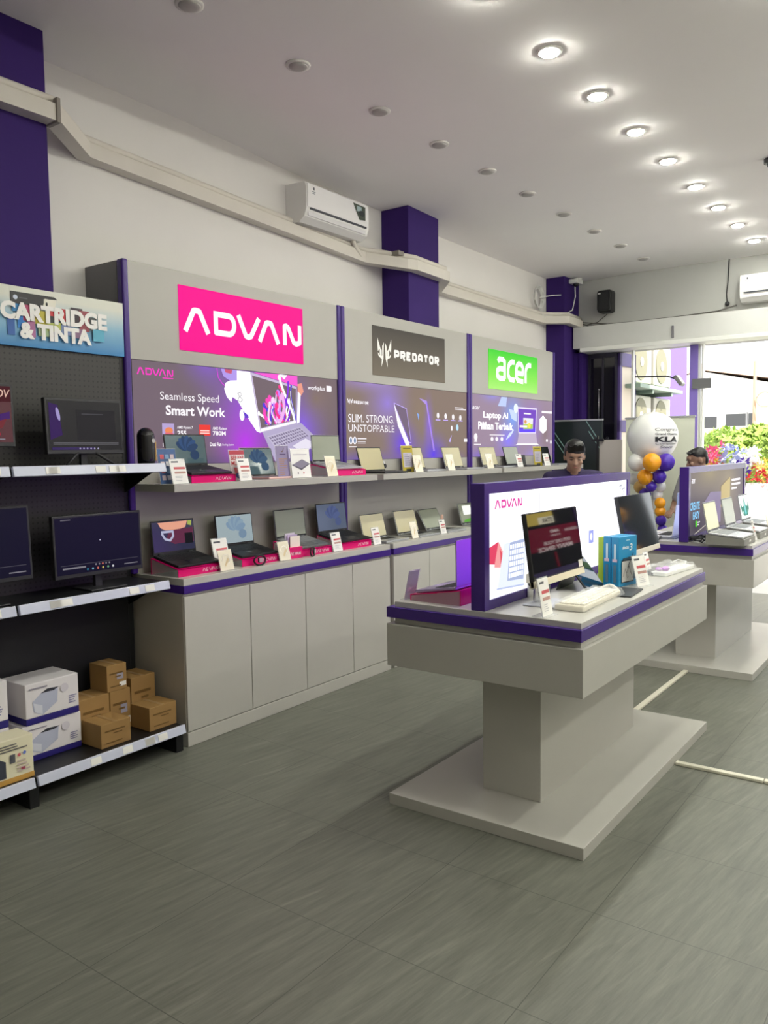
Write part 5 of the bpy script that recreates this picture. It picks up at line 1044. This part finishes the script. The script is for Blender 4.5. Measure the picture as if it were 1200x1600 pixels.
# far side of the front table
t_r = riser('magenta laptop riser on the front table before the light box', (2.325, 3.255, ZT), 180, w_=.33, d=.27, hf=.03, hb=.07, text=False, side=M('side_clear_pink', '#d9a8bc', .1, alpha=.45))
laptop('silver laptop with violet light tinted into its lid, on the magenta riser of the front table', (2.325, 3.255, ZT+.052), 180, 8.5, w_=.32, d=.22, lid=.21, ang=98, shell=M('silver_lid_violet_light', '#b7a6cf', .25, metal=.7), screen=SCR_OFF)  # light box violet is tinted into the silver lid's base colour
card('purple and pink leaflet card in a clear stand at the table corner', (2.165, 3.12, ZT), 180, w_=.085, h=.14, style='violet', lean=12, name='leaflet_stand', cat='card stand')
card('purple and pink leaflet card in a clear stand behind the violet laptop', (2.165, 3.62, ZT), 180, w_=.085, h=.14, style='violet', lean=12, name='leaflet_stand', cat='card stand')

# ------------------------------------------------------------------ far table
def grey_riser(label, loc):
    t = thing('laptop_riser', label, 'riser', loc, group='grey laptop risers on the far table')
    part('body', MB().prism([(-.13, 0), (.13, 0), (.13, .045), (-.13, .07)], -.17, .17, Matrix(((1, 0, 0, 0), (0, 0, 1, 0), (0, 1, 0, 0), (0, 0, 0, 1)))), M('riser_grey', '#86857f', .5), t); a = Art(t, (.13, 0, 0), (0, 1, 0), (0, 0, 1)); a.rect('logo', INK('#ecebe8'), -.02, .016, .03, .032); a.flush()
SCR_YEL = M('screen_yellowish', '#d6d09a', .2, spec=.5); SCR_TEALB = M('screen_bright', '#0c1012', .15, emit='#e6f0ea', es=1.0)
def wing(a, w_, h):
    for s in (-1, 1):
        P = lambda L: [(s*x*w_, y*h) for x, y in L]
        a.poly('wallpaper', EM('#1f8f7a', .9), P([(.0, .1), (.02, .98), (.10, .55), (.28, .5), (.46, .72), (.40, .30), (.22, .12)])); a.poly('wallpaper', EM('#58d8d8', 1.0), P([(.01, .15), (.02, .8), (.08, .5), (.09, .2)])); a.poly('wallpaper', EM('#d8f4ec', 1.0), P([(.2, .22), (.3, .38), (.34, .3), (.28, .2)]))
for y, lr, ll, sc_, art_ in ((6.20, 'grey wedge riser nearest the dark light box edge', 'open laptop with a yellowish screen nearest on the far table', SCR_YEL, None), (6.72, 'grey wedge riser, middle of the far table', 'open laptop with a grey green screen, second on the far table', SCR_GREYGREEN, None), (7.26, 'grey wedge riser under the teal winged laptop', 'open laptop with a teal winged picture, third on the far table', SCR_TEALB, wing)):
    grey_riser(lr, (2.88, y, ZT)); laptop(ll, (2.88, y, ZT+.060), 0, 5.5, w_=.33, d=.235, lid=.215, ang=106, shell=SILVER, keys=KEYS_G, screen=sc_, art=art_, group='laptops on the far table')
card('slim price card with a blue head between the first two laptops of the far table', (3.0, 6.47, ZT), w_=.06, h=.15, style='price', group='price cards on the far table')
card('slim price card seen edge on between the second and third laptops of the far table', (3.0, 6.99, ZT), w_=.05, h=.16, style='foil', group='price cards on the far table')
single('tangled_cable', MB().tube([(.1*math.cos(k*.7)*(1-.02*k)+.02*math.sin(k*2.1), .13*math.sin(k*.7), .008+.03*abs(math.sin(k*.9))) for k in range(32)], .005, 6), BLACK, 'tangle of black cable under the first laptop of the far table', 'cable', (2.685, 6.19, ZT))
laptop('white laptop seen from behind, lit lilac beside the dark light box', (2.34, 6.40, ZT+.012), 180, 0, w_=.33, d=.22, lid=.235, ang=97, shell=M('lid_white', '#e4e4ee', .3), screen=SCR_OFF)
single('laptop_tray', MB().box((-.13, -.17, 0), (.13, .17, .011), .003), M('tray_grey', '#8d8f98', .5), 'thin grey tray under the white laptop', 'tray', (2.34, 6.40, ZT))
card('small blue card standing behind the white laptop', (2.36, 6.67, ZT), 180, w_=.1, h=.33, style='blue', lean=3, name='promotion_card', cat='promotion card')
single('tangled_cable', MB().tube([(.0, 0, .01), (-.05, .1, .03), (.02, .2, .008), (.1, .12, .02), (.12, .0, .008)], .005, 6), BLACK, 'black cable lying beside the white laptop', 'cable', (2.27, 6.12, ZT))

# ------------------------------------------------------------------ banners, balloons
def banner(name, label, loc, rz, w_, h, front, art=None):
    t = thing(name, label, 'banner', loc, (0, 0, R(rz)))
    part('base', MB().box((-w_/2, -.09, 0), (w_/2, .09, .07), .01), SILVER, t); part('pole', MB().cyl((0, .03, .06), (0, .03, h), .012), SILVER, t); part('top_rail', MB().box((-w_/2-.01, -.012, h-.02), (w_/2+.01, .012, h), .003), SILVER, t)
    pr_ = part('print', MB().box((-w_/2, -.003, .07), (w_/2, .003, h-.01)), front, t)
    if art: a = Art(t, (0, -.003, 0), (1, 0, 0), (0, 0, 1)); art(a); a.flush(pr_)
    return t
def darkb(a):
    for u, v in ((.10, 1.98), (.13, 1.86)): a.stroke('lines', INK('#8fb5b0'), [(u, v), (u+.17, v-.26)], .009)
    for u, v in ((-.29, 1.86), (-.29, 1.78)): a.stroke('lines', INK('#8fb5b0'), [(u, v), (u+.14, v-.2)], .009)
banner('roll_up_banner', 'dark green roll up banner with pale diagonal lines behind the staff member', (.50, 9.12, 0), 4, .58, 2.0, M('banner_dark_green', '#222c2c', .3), darkb)
banner('roll_up_banner', 'plain pale roll up banner behind the balloons', (1.545, 8.82, 0), 0, .73, 1.99, M('banner_pale', '#d9dccb', .6))
t = thing('white_board', 'pale board on a dark stand between the two banners', 'board', (.955, 8.97, 0)); part('board', MB().box((-.13, -.01, .2), (.13, .01, 1.755)), M('board_pale', '#bcb4b0', .6), t); part('stand', MB().box((-.155, -.04, 0), (-.135, -.02, 1.80)).box((-.21, -.045, 1.735), (-.07, -.02, 1.765)).box((-.2, -.1, 0), (-.08, .06, .02)), BLACK, t)
def balloon(label, x, y, z, r, mat, group='balloons of the balloon column', tail=True):
    t = thing('balloon', label, 'balloon', (x, y, z), group=group)
    part('skin', MB().lathe([(r*math.sin(math.pi*k/22)*(1-.05*max(0, math.cos(math.pi*k/22))), -r*1.06*math.cos(math.pi*k/22) if k < 11 else -r*math.cos(math.pi*k/22)) for k in range(1, 22)], 32), mat, t)
    if tail: part('knot', MB().cyl((0, 0, -r*1.05), (0, 0, -r*1.05-.018), .004, .011, 10), mat, t)
    return t
BW = M('balloon_white', '#e8e8e6', .3); BO = M('balloon_orange', '#f2a21a', .25); BP = M('balloon_purple', '#4a2aa6', .18); BT = M('balloon_tan', '#c9a25c', .3)
big = balloon('very large white balloon printed with congratulations', 1.67, 8.2, 1.765, .248, BW)
def on_sphere():
    r = .2505; K = M('balloon_ink', '#26262a', .5); c = Matrix.Rotation(R(54), 4, 'Z')  # faces between the camera and the street
    mb = bmesh.new()
    for s, v0, v1, hw, b in (("Congrats", .045, .085, .135, .0), ("Grand Opening", .008, .034, .135, .015), ("KLA", -.055, -.002, .135, .05), ("Computer", -.085, -.063, .13, .0), ("Store", -.118, -.092, .08, .0)):
        vs, fs = glyphs(s, b, .12 if b == 0 else 0); x0 = min(p[0] for p in vs); x1 = max(p[0] for p in vs); y0 = min(p[1] for p in vs); y1 = max(p[1] for p in vs); bv = []
        for p in vs:
            u = -hw+2*hw*(p[0]-x0)/(x1-x0); v = v0+(v1-v0)*(p[1]-y0)/(y1-y0); el = v/r; az = u/r
            bv.append(mb.verts.new(c @ Vector((r*math.cos(el)*math.sin(az), -r*math.cos(el)*math.cos(az), r*math.sin(el)))))
        for f in fs: mb.faces.new([bv[i] for i in f])
    me = bpy.data.meshes.new('lettering'); mb.to_mesh(me); mb.free(); me.materials.append(K); link('lettering', me, big)
on_sphere()
for l, x, z, r, m_, dy in (('white balloon under the huge one, leftmost of the upper ring', 1.515, 1.515, .092, BW, -.10), ('large orange balloon directly under the huge white one', 1.665, 1.512, .092, BO, -.24), ('large glossy purple balloon in the upper ring', 1.805, 1.513, .088, BP, -.14),
                           ('orange balloon in the second ring', 1.60, 1.365, .078, BO, -.16), ('purple balloon in the second ring', 1.742, 1.37, .070, BP, -.12), ('pale balloon at the back of the second ring', 1.49, 1.345, .06, BW, .05), ('tan balloon under the second ring', 1.548, 1.262, .062, BT, .02), ('small purple balloon in the third ring', 1.662, 1.270, .055, BP, -.12), ('pale balloon beside the small purple one', 1.752, 1.27, .055, BW, .0), ('purple balloon low beside the mirror screen', 1.60, 1.19, .06, BP, -.02), ('pale balloon below the third ring', 1.722, 1.19, .055, BW, .02),
                           ('yellow balloon beside the white laptop lid, upper of two', 1.752, 1.105, .055, BO, -.03), ('yellow balloon beside the white laptop lid, lower of two', 1.755, 1.02, .055, BO, -.01), ('purple balloon low beside the far table', 1.765, .93, .055, BP, -.02), ('purple and last balloon near the foot of the column', 1.78, .84, .05, BP, 0)):
    f_ = (8.2+dy)/8.2; balloon(l, 4.29+(x-4.29)*f_, 8.2+dy, 1.65+(z-1.65)*f_, r*f_, m_, tail=False)
t = thing('balloon_stand', 'thin stand with a weighted foot carrying the balloon column', 'stand', (1.67, 8.23, 0)); part('pole', MB().cyl((0, 0, .02), (0, 0, 1.56), .009), WHITEP, t); part('foot', MB().cyl((0, 0, 0), (0, 0, .025), .14), WHITEP, t); part('ribbon', MB().tube([(-.13, -.06, .0+1.61), (-.1, -.10, 1.63), (-.05, -.14, 1.61), (-.02, -.16, 1.59)], .004, 6), BLACK, t)

# ------------------------------------------------------------------ people
SKIN1 = M('skin_warm', (.40, .24, .165), .5, vary=.05, vscale=12); SKIN2 = M('skin_tan', (.24, .135, .09), .5, vary=.05, vscale=12); HAIR = M('hair_black', '#0e0c0d', .4)
def remesh(o, vox, sm=4):
    m = o.modifiers.new('r', 'REMESH'); m.mode = 'VOXEL'; m.voxel_size = vox; m.use_smooth_shade = True
    s = o.modifiers.new('s', 'SMOOTH'); s.factor = .5; s.iterations = sm
def person(label, loc, rz, skin, shirt, pants, head_pitch, head_yaw, arms, scale=1.0, hair='full', sleeves='short', collar=True):
    t = thing('person', label, 'person', loc, (0, 0, R(rz))); t.scale = (scale,)*3
    # local frame: facing -y, height 1.72
    hip, knee, ank = .90, .49, .085
    HM = Matrix.Translation((0, -.03, 1.432)) @ Matrix.Rotation(R(head_yaw), 4, 'Z') @ Matrix.Rotation(R(head_pitch), 4, 'X')
    hp = lambda x, y, z: HM @ Vector((x, y, z))
    b = MB(); RM = HM.to_3x3().to_4x4()
    b.ball(hp(0, .012, .150), (.073, .092, .098), 28, RM); b.ball(hp(0, -.022, .095), (.058, .072, .088), 24, RM); b.ball(hp(0, -.060, .038), (.030, .026, .022), 16, RM)
    b.ball(hp(0, -.045, .062), (.046, .045, .038), 18, RM); b.ball(hp(0, -.078, .165), (.052, .018, .028), 16, RM)
    b.ball(hp(-.036, -.070, .105), (.024, .020, .022), 12, RM); b.ball(hp(.036, -.070, .105), (.024, .020, .022), 12, RM)
    b.capsule(hp(0, -.088, .138), hp(0, -.108, .100), .0085, .0125); b.ball(hp(-.012, -.098, .098), .009, 10); b.ball(hp(.012, -.098, .098), .009, 10)
    for s in (-1, 1): b.ball(hp(s*.074, .012, .118), (.011, .020, .032), 12, RM)
    b.capsule((0, .012, 1.36), hp(0, .012, .075), .060, .054)
    b.capsule((-.13, .0, 1.37), (.13, .0, 1.37), .062, .062); b.ball((0, .0, 1.22), (.155, .105, .19), 24); b.ball((0, 0, 1.0), (.138, .10, .16), 24); b.ball((0, .01, .90), (.155, .112, .11), 24)
    for s in (-1, 1):
        b.capsule((s*.085, 0, hip), (s*.095, -.01, knee), .082, .055); b.capsule((s*.095, -.01, knee), (s*.10, .015, ank), .054, .038); b.ball((s*.10, -.055, .04), (.042, .11, .036), 14)
    for s, (el, wr, hd) in zip((-1, 1), arms):
        sh = Vector((s*.185, .0, 1.375)); el = Vector(el); wr = Vector(wr); hd = Vector(hd).normalized()
        b.capsule(sh, el, .050, .038); b.capsule(el, wr, .038, .026)
        side = Vector((s*-1, 0, 0)); side = (side-hd*side.dot(hd)).normalized(); dn = hd.cross(side)
        pc = wr+hd*.052; Mp = Matrix((( side.x, hd.x, dn.x, 0), (side.y, hd.y, dn.y, 0), (side.z, hd.z, dn.z, 0), (0, 0, 0, 1)))
        b.ball(pc, (.040, .052, .017), 14, Mp)
        curl = Vector((0, 0, -1)) if abs(hd.z) < .8 else Vector((0, -1, 0)); curl = (curl-hd*curl.dot(hd)).normalized()
        for i, L in enumerate((.068, .078, .072, .058)):
            q0 = pc+hd*.040+side*(.030-.020*i); q1 = q0+(hd*.9+curl*.35).normalized()*L*.5; q2 = q1+(hd*.5+curl*.8).normalized()*L*.5
            b.capsule(q0, q1, .0095, .0088, 10); b.capsule(q1, q2, .0088, .0075, 10)
        q0 = pc+side*.03-hd*.02; q1 = q0+(side*.6+hd*.7).normalized()*.036; q2 = q1+(hd+curl*.3).normalized()*.03
        b.capsule(q0, q1, .0115, .010, 10); b.capsule(q1, q2, .010, .0085, 10)
    bo = part('body', b, skin, t); remesh(bo, .0065, 5)
    # face details
    for s in (-1, 1):
        part('eye', MB().ball(hp(s*.031, -.083, .128), (.0125, .006, .0045), 12, RM), M('eye_dark', '#1a1413', .2), t)
        part('eyebrow', MB().tube([hp(s*.014, -.099, .150), hp(s*.032, -.097, .156), hp(s*.050, -.083, .150)], [.003, .004, .002], 6), HAIR, t)
    part('lips', MB().ball(hp(0, -.093, .068), (.022, .006, .0065), 14, RM), M('lips_'+skin.name, (.33, .13, .11) if skin is SKIN1 else (.2, .08, .065), .5), t)
    hb = MB()
    rn = random.Random(2)
    if hair == 'full':
        hb.ball(hp(0, .030, .170), (.079, .090, .088), 24, RM); hb.ball(hp(0, -.012, .225), (.068, .066, .042), 20, RM); hb.ball(hp(.0, .07, .12), (.064, .05, .07), 18, RM)
        for s in (-1, 1): hb.ball(hp(s*.068, .020, .150), (.014, .038, .045), 14, RM)
        for k in range(26): p = Vector((-.062+.124*k/25, -.062-.018*math.cos((k-12.5)/9), .205+.012*rn.random())); hb.capsule(hp(*p), hp(p.x+.010*rn.gauss(0, 1), p.y-.012-.012*rn.random(), p.z+.030+.02*rn.random()), .010, .004, 8)
        for k in range(17): x = -.066+.132*k/16; q = .014+.014*abs(math.sin(k*1.9)); hb.capsule(hp(x, -.066+.35*x*x/.07, .212), hp(x*.98+.006, -.090+.42*x*x/.07, .206-q), .009, .005, 8)
    else:
        hb.ball(hp(0, .022, .172), (.0765, .090, .080), 24, RM); hb.ball(hp(0, -.022, .212), (.058, .056, .032), 18, RM); hb.ball(hp(0, .072, .12), (.056, .034, .06), 16, RM)
        for k in range(14): p = Vector((-.05+.1*k/13, -.062, .208)); hb.capsule(hp(*p), hp(p.x, p.y-.010, p.z+.018), .009, .005, 8)
    ho = part('hair', hb, HAIR, t); remesh(ho, .006, 3)
    sb = MB()
    sb.capsule((-.135, .0, 1.375), (.135, .0, 1.375), .072, .072); sb.ball((0, .0, 1.22), (.172, .122, .20), 24); sb.ball((0, 0, 1.0), (.158, .118, .17), 24); sb.ball((0, .0, .90), (.17, .125, .08), 24); sb.capsule((0, .012, 1.38), (0, .010, 1.435), .076, .066)
    for s, (el, wr, hd) in zip((-1, 1), arms):
        sh = Vector((s*.185, 0, 1.375)); el = Vector(el); sb.capsule(sh, sh.lerp(el, .75 if sleeves == 'short' else 1.0), .062, .054)
        if sleeves == 'long': sb.capsule(el, el.lerp(Vector(wr), .9), .05, .038)
    st = part('shirt', sb, shirt, t); remesh(st, .009, 4)
    if collar:
        cm = part('collar', MB().tube([(.0+.070*math.sin(R(a_)), .012-.066*math.cos(R(a_)), 1.435+.012*math.cos(R(a_))*-1) for a_ in range(18, 343, 12)], .015, 8), shirt, st)
    pb_ = MB(); pb_.ball((0, .01, .90), (.163, .121, .11), 22)
    for s in (-1, 1): pb_.capsule((s*.085, 0, hip-.02), (s*.095, -.01, knee), .092, .066); pb_.capsule((s*.095, -.01, knee), (s*.10, .015, ank+.02), .066, .055)
    po = part('trousers', pb_, pants, t); remesh(po, .012, 4)
    for s in (-1, 1): so_ = part('shoe', MB().ball((s*.10, -.05, .045), (.050, .128, .045), 16).box((s*.10-.045, -.165, 0), (s*.10+.045, .06, .022), .01), BLACK, t)
    return t
person('person in dark purple polo shirt looking down, standing behind the front light box', (1.645, 6.28, 0), 28, SKIN1, M('polo_purple', (.022, .014, .062), .8, vary=.1, vscale=30), M('trousers_black', '#15151a', .8), 20, 0,
       [((-.25, -.04, 1.10), (-.13, -.27, 1.06), (.45, -.9, 0)), ((.25, -.04, 1.10), (.13, -.27, 1.06), (-.45, -.9, 0))], 1.028)
person('person in grey t-shirt with cropped hair, looking down beyond the far table', (2.13, 8.30, 0), -12, SKIN2, M('tshirt_grey', (.30, .30, .31), .85, vary=.08, vscale=30), M('trousers_blue', '#26304a', .8), 16, -52,
       [((-.30, .02, 1.10), (-.20, -.22, 1.05), (.2, -.95, -.1)), ((.26, -.02, 1.10), (.16, -.25, 1.04), (-.3, -.9, -.1))], .985, hair='crop', collar=False)

# ------------------------------------------------------------------ what the glossy screens mirror: the third table and the other side of the entrance
t3 = table(6.45, 'grey display table outside the view, facing the front table across the aisle'); t3.location.x = 2.20
LB3, L_, H_, T = light_box(6.462, 'purple framed light box with a red and black face, seen only as a mirror image'); LB3.location.x = 4.80; LB3.scale.z = 1.24
sc = part('screen', MB().box((-T+.008, .043, .041), (-.002, L_-.043, H_-.043)), EM('#14121c', 1.0), LB3)
part('screen', MB().box((.002, .043, .041), (T-.008, L_-.043, H_-.043)), EM('#2a2430', 1.0), LB3)
a = Art(sc, (-T+.008, L_, 0), (0, -1, 0), (0, 0, 1))
Q = lambda fx, fy: (L_-(7.03+1.19*fx-6.462), (1.56-.585*fy-.961)/1.24)
def qr(pn, m, x0, y0, x1, y1): p, q = Q(x1, y1), Q(x0, y0); a.rect(pn, m, p[0], p[1], min(q[0], L_-.046), min(q[1], H_-.046))
def qt(s_, x0, y0, x1, y1, m, b=.02): p, q = Q(x1, y1), Q(x0, y0); a.text('lettering', m, s_, p[0], p[1], q[0], q[1], b)
qr('artwork_print', EM('#b01644', .8), -.35, .22, 1.03, .60)
RW = EM('#ffe9e6', 1.5)
qr('artwork_print', EM('#f0d468', 1.5), 0, -.04, .55, .16); qr('artwork_print', EM('#fff6d8', 1.8), .25, .04, .55, .16); qt('STAR', .32, .06, .52, .14, EM('#403010', 1.0), .03)
qt('AMD', .42, .28, .60, .33, RW, .04); qt('RYZEN', .42, .36, .60, .39, RW); qt('LEGION', .72, .30, .99, .35, RW, .02); qt('EXPLORE YOUR', .24, .46, .78, .52, RW, .02); qt('MANY SINCE', .12, .545, .80, .62, RW, .03)
qr('artwork_print', EM('#b8183c', .8), .40, .66, .44, .92); a.flush()
g2 = 'balloons on the other side of the entrance'
for l, x, z, r, m_, dy in (('orange balloon at the far side of the entrance, topmost', 4.50, 1.56, .10, BO, 0), ('purple balloon at the far side of the entrance, below the orange one', 4.55, 1.42, .085, BP, -.05), ('white balloon at the far side of the entrance', 4.64, 1.36, .09, BW, .03), ('purple balloon at the far side of the entrance, lower', 4.46, 1.28, .08, BP, -.03), ('white balloon at the far side of the entrance, lower', 4.58, 1.20, .08, BW, -.02), ('orange balloon at the far side of the entrance, lowest', 4.47, 1.12, .075, BO, 0)):
    balloon(l, x, 9.25+dy, z, r, m_, g2, tail=False)
t = thing('balloon_stand', 'thin stand with a weighted foot at the far side of the entrance', 'stand', (4.52, 9.34, 0)); part('pole', MB().cyl((0, 0, .02), (0, 0, 1.56), .009), WHITEP, t); part('foot', MB().cyl((0, 0, 0), (0, 0, .025), .14), WHITEP, t)
dl = [o for o in COL.objects if o.name == 'folding_glass_door'][0]
d2 = copy_tree(dl); d2.location = (4.33, 9.78, 0); d2['label'] = 'dark glass folding leaf at the other side of the entrance, nearer one'; d2.scale = (1.6, 1, 1)
d3 = copy_tree(dl); d3.location = (4.93, 9.78, 0); d3['label'] = 'dark glass folding leaf at the other side of the entrance, outer one'; d3.scale = (1.6, 1, 1)
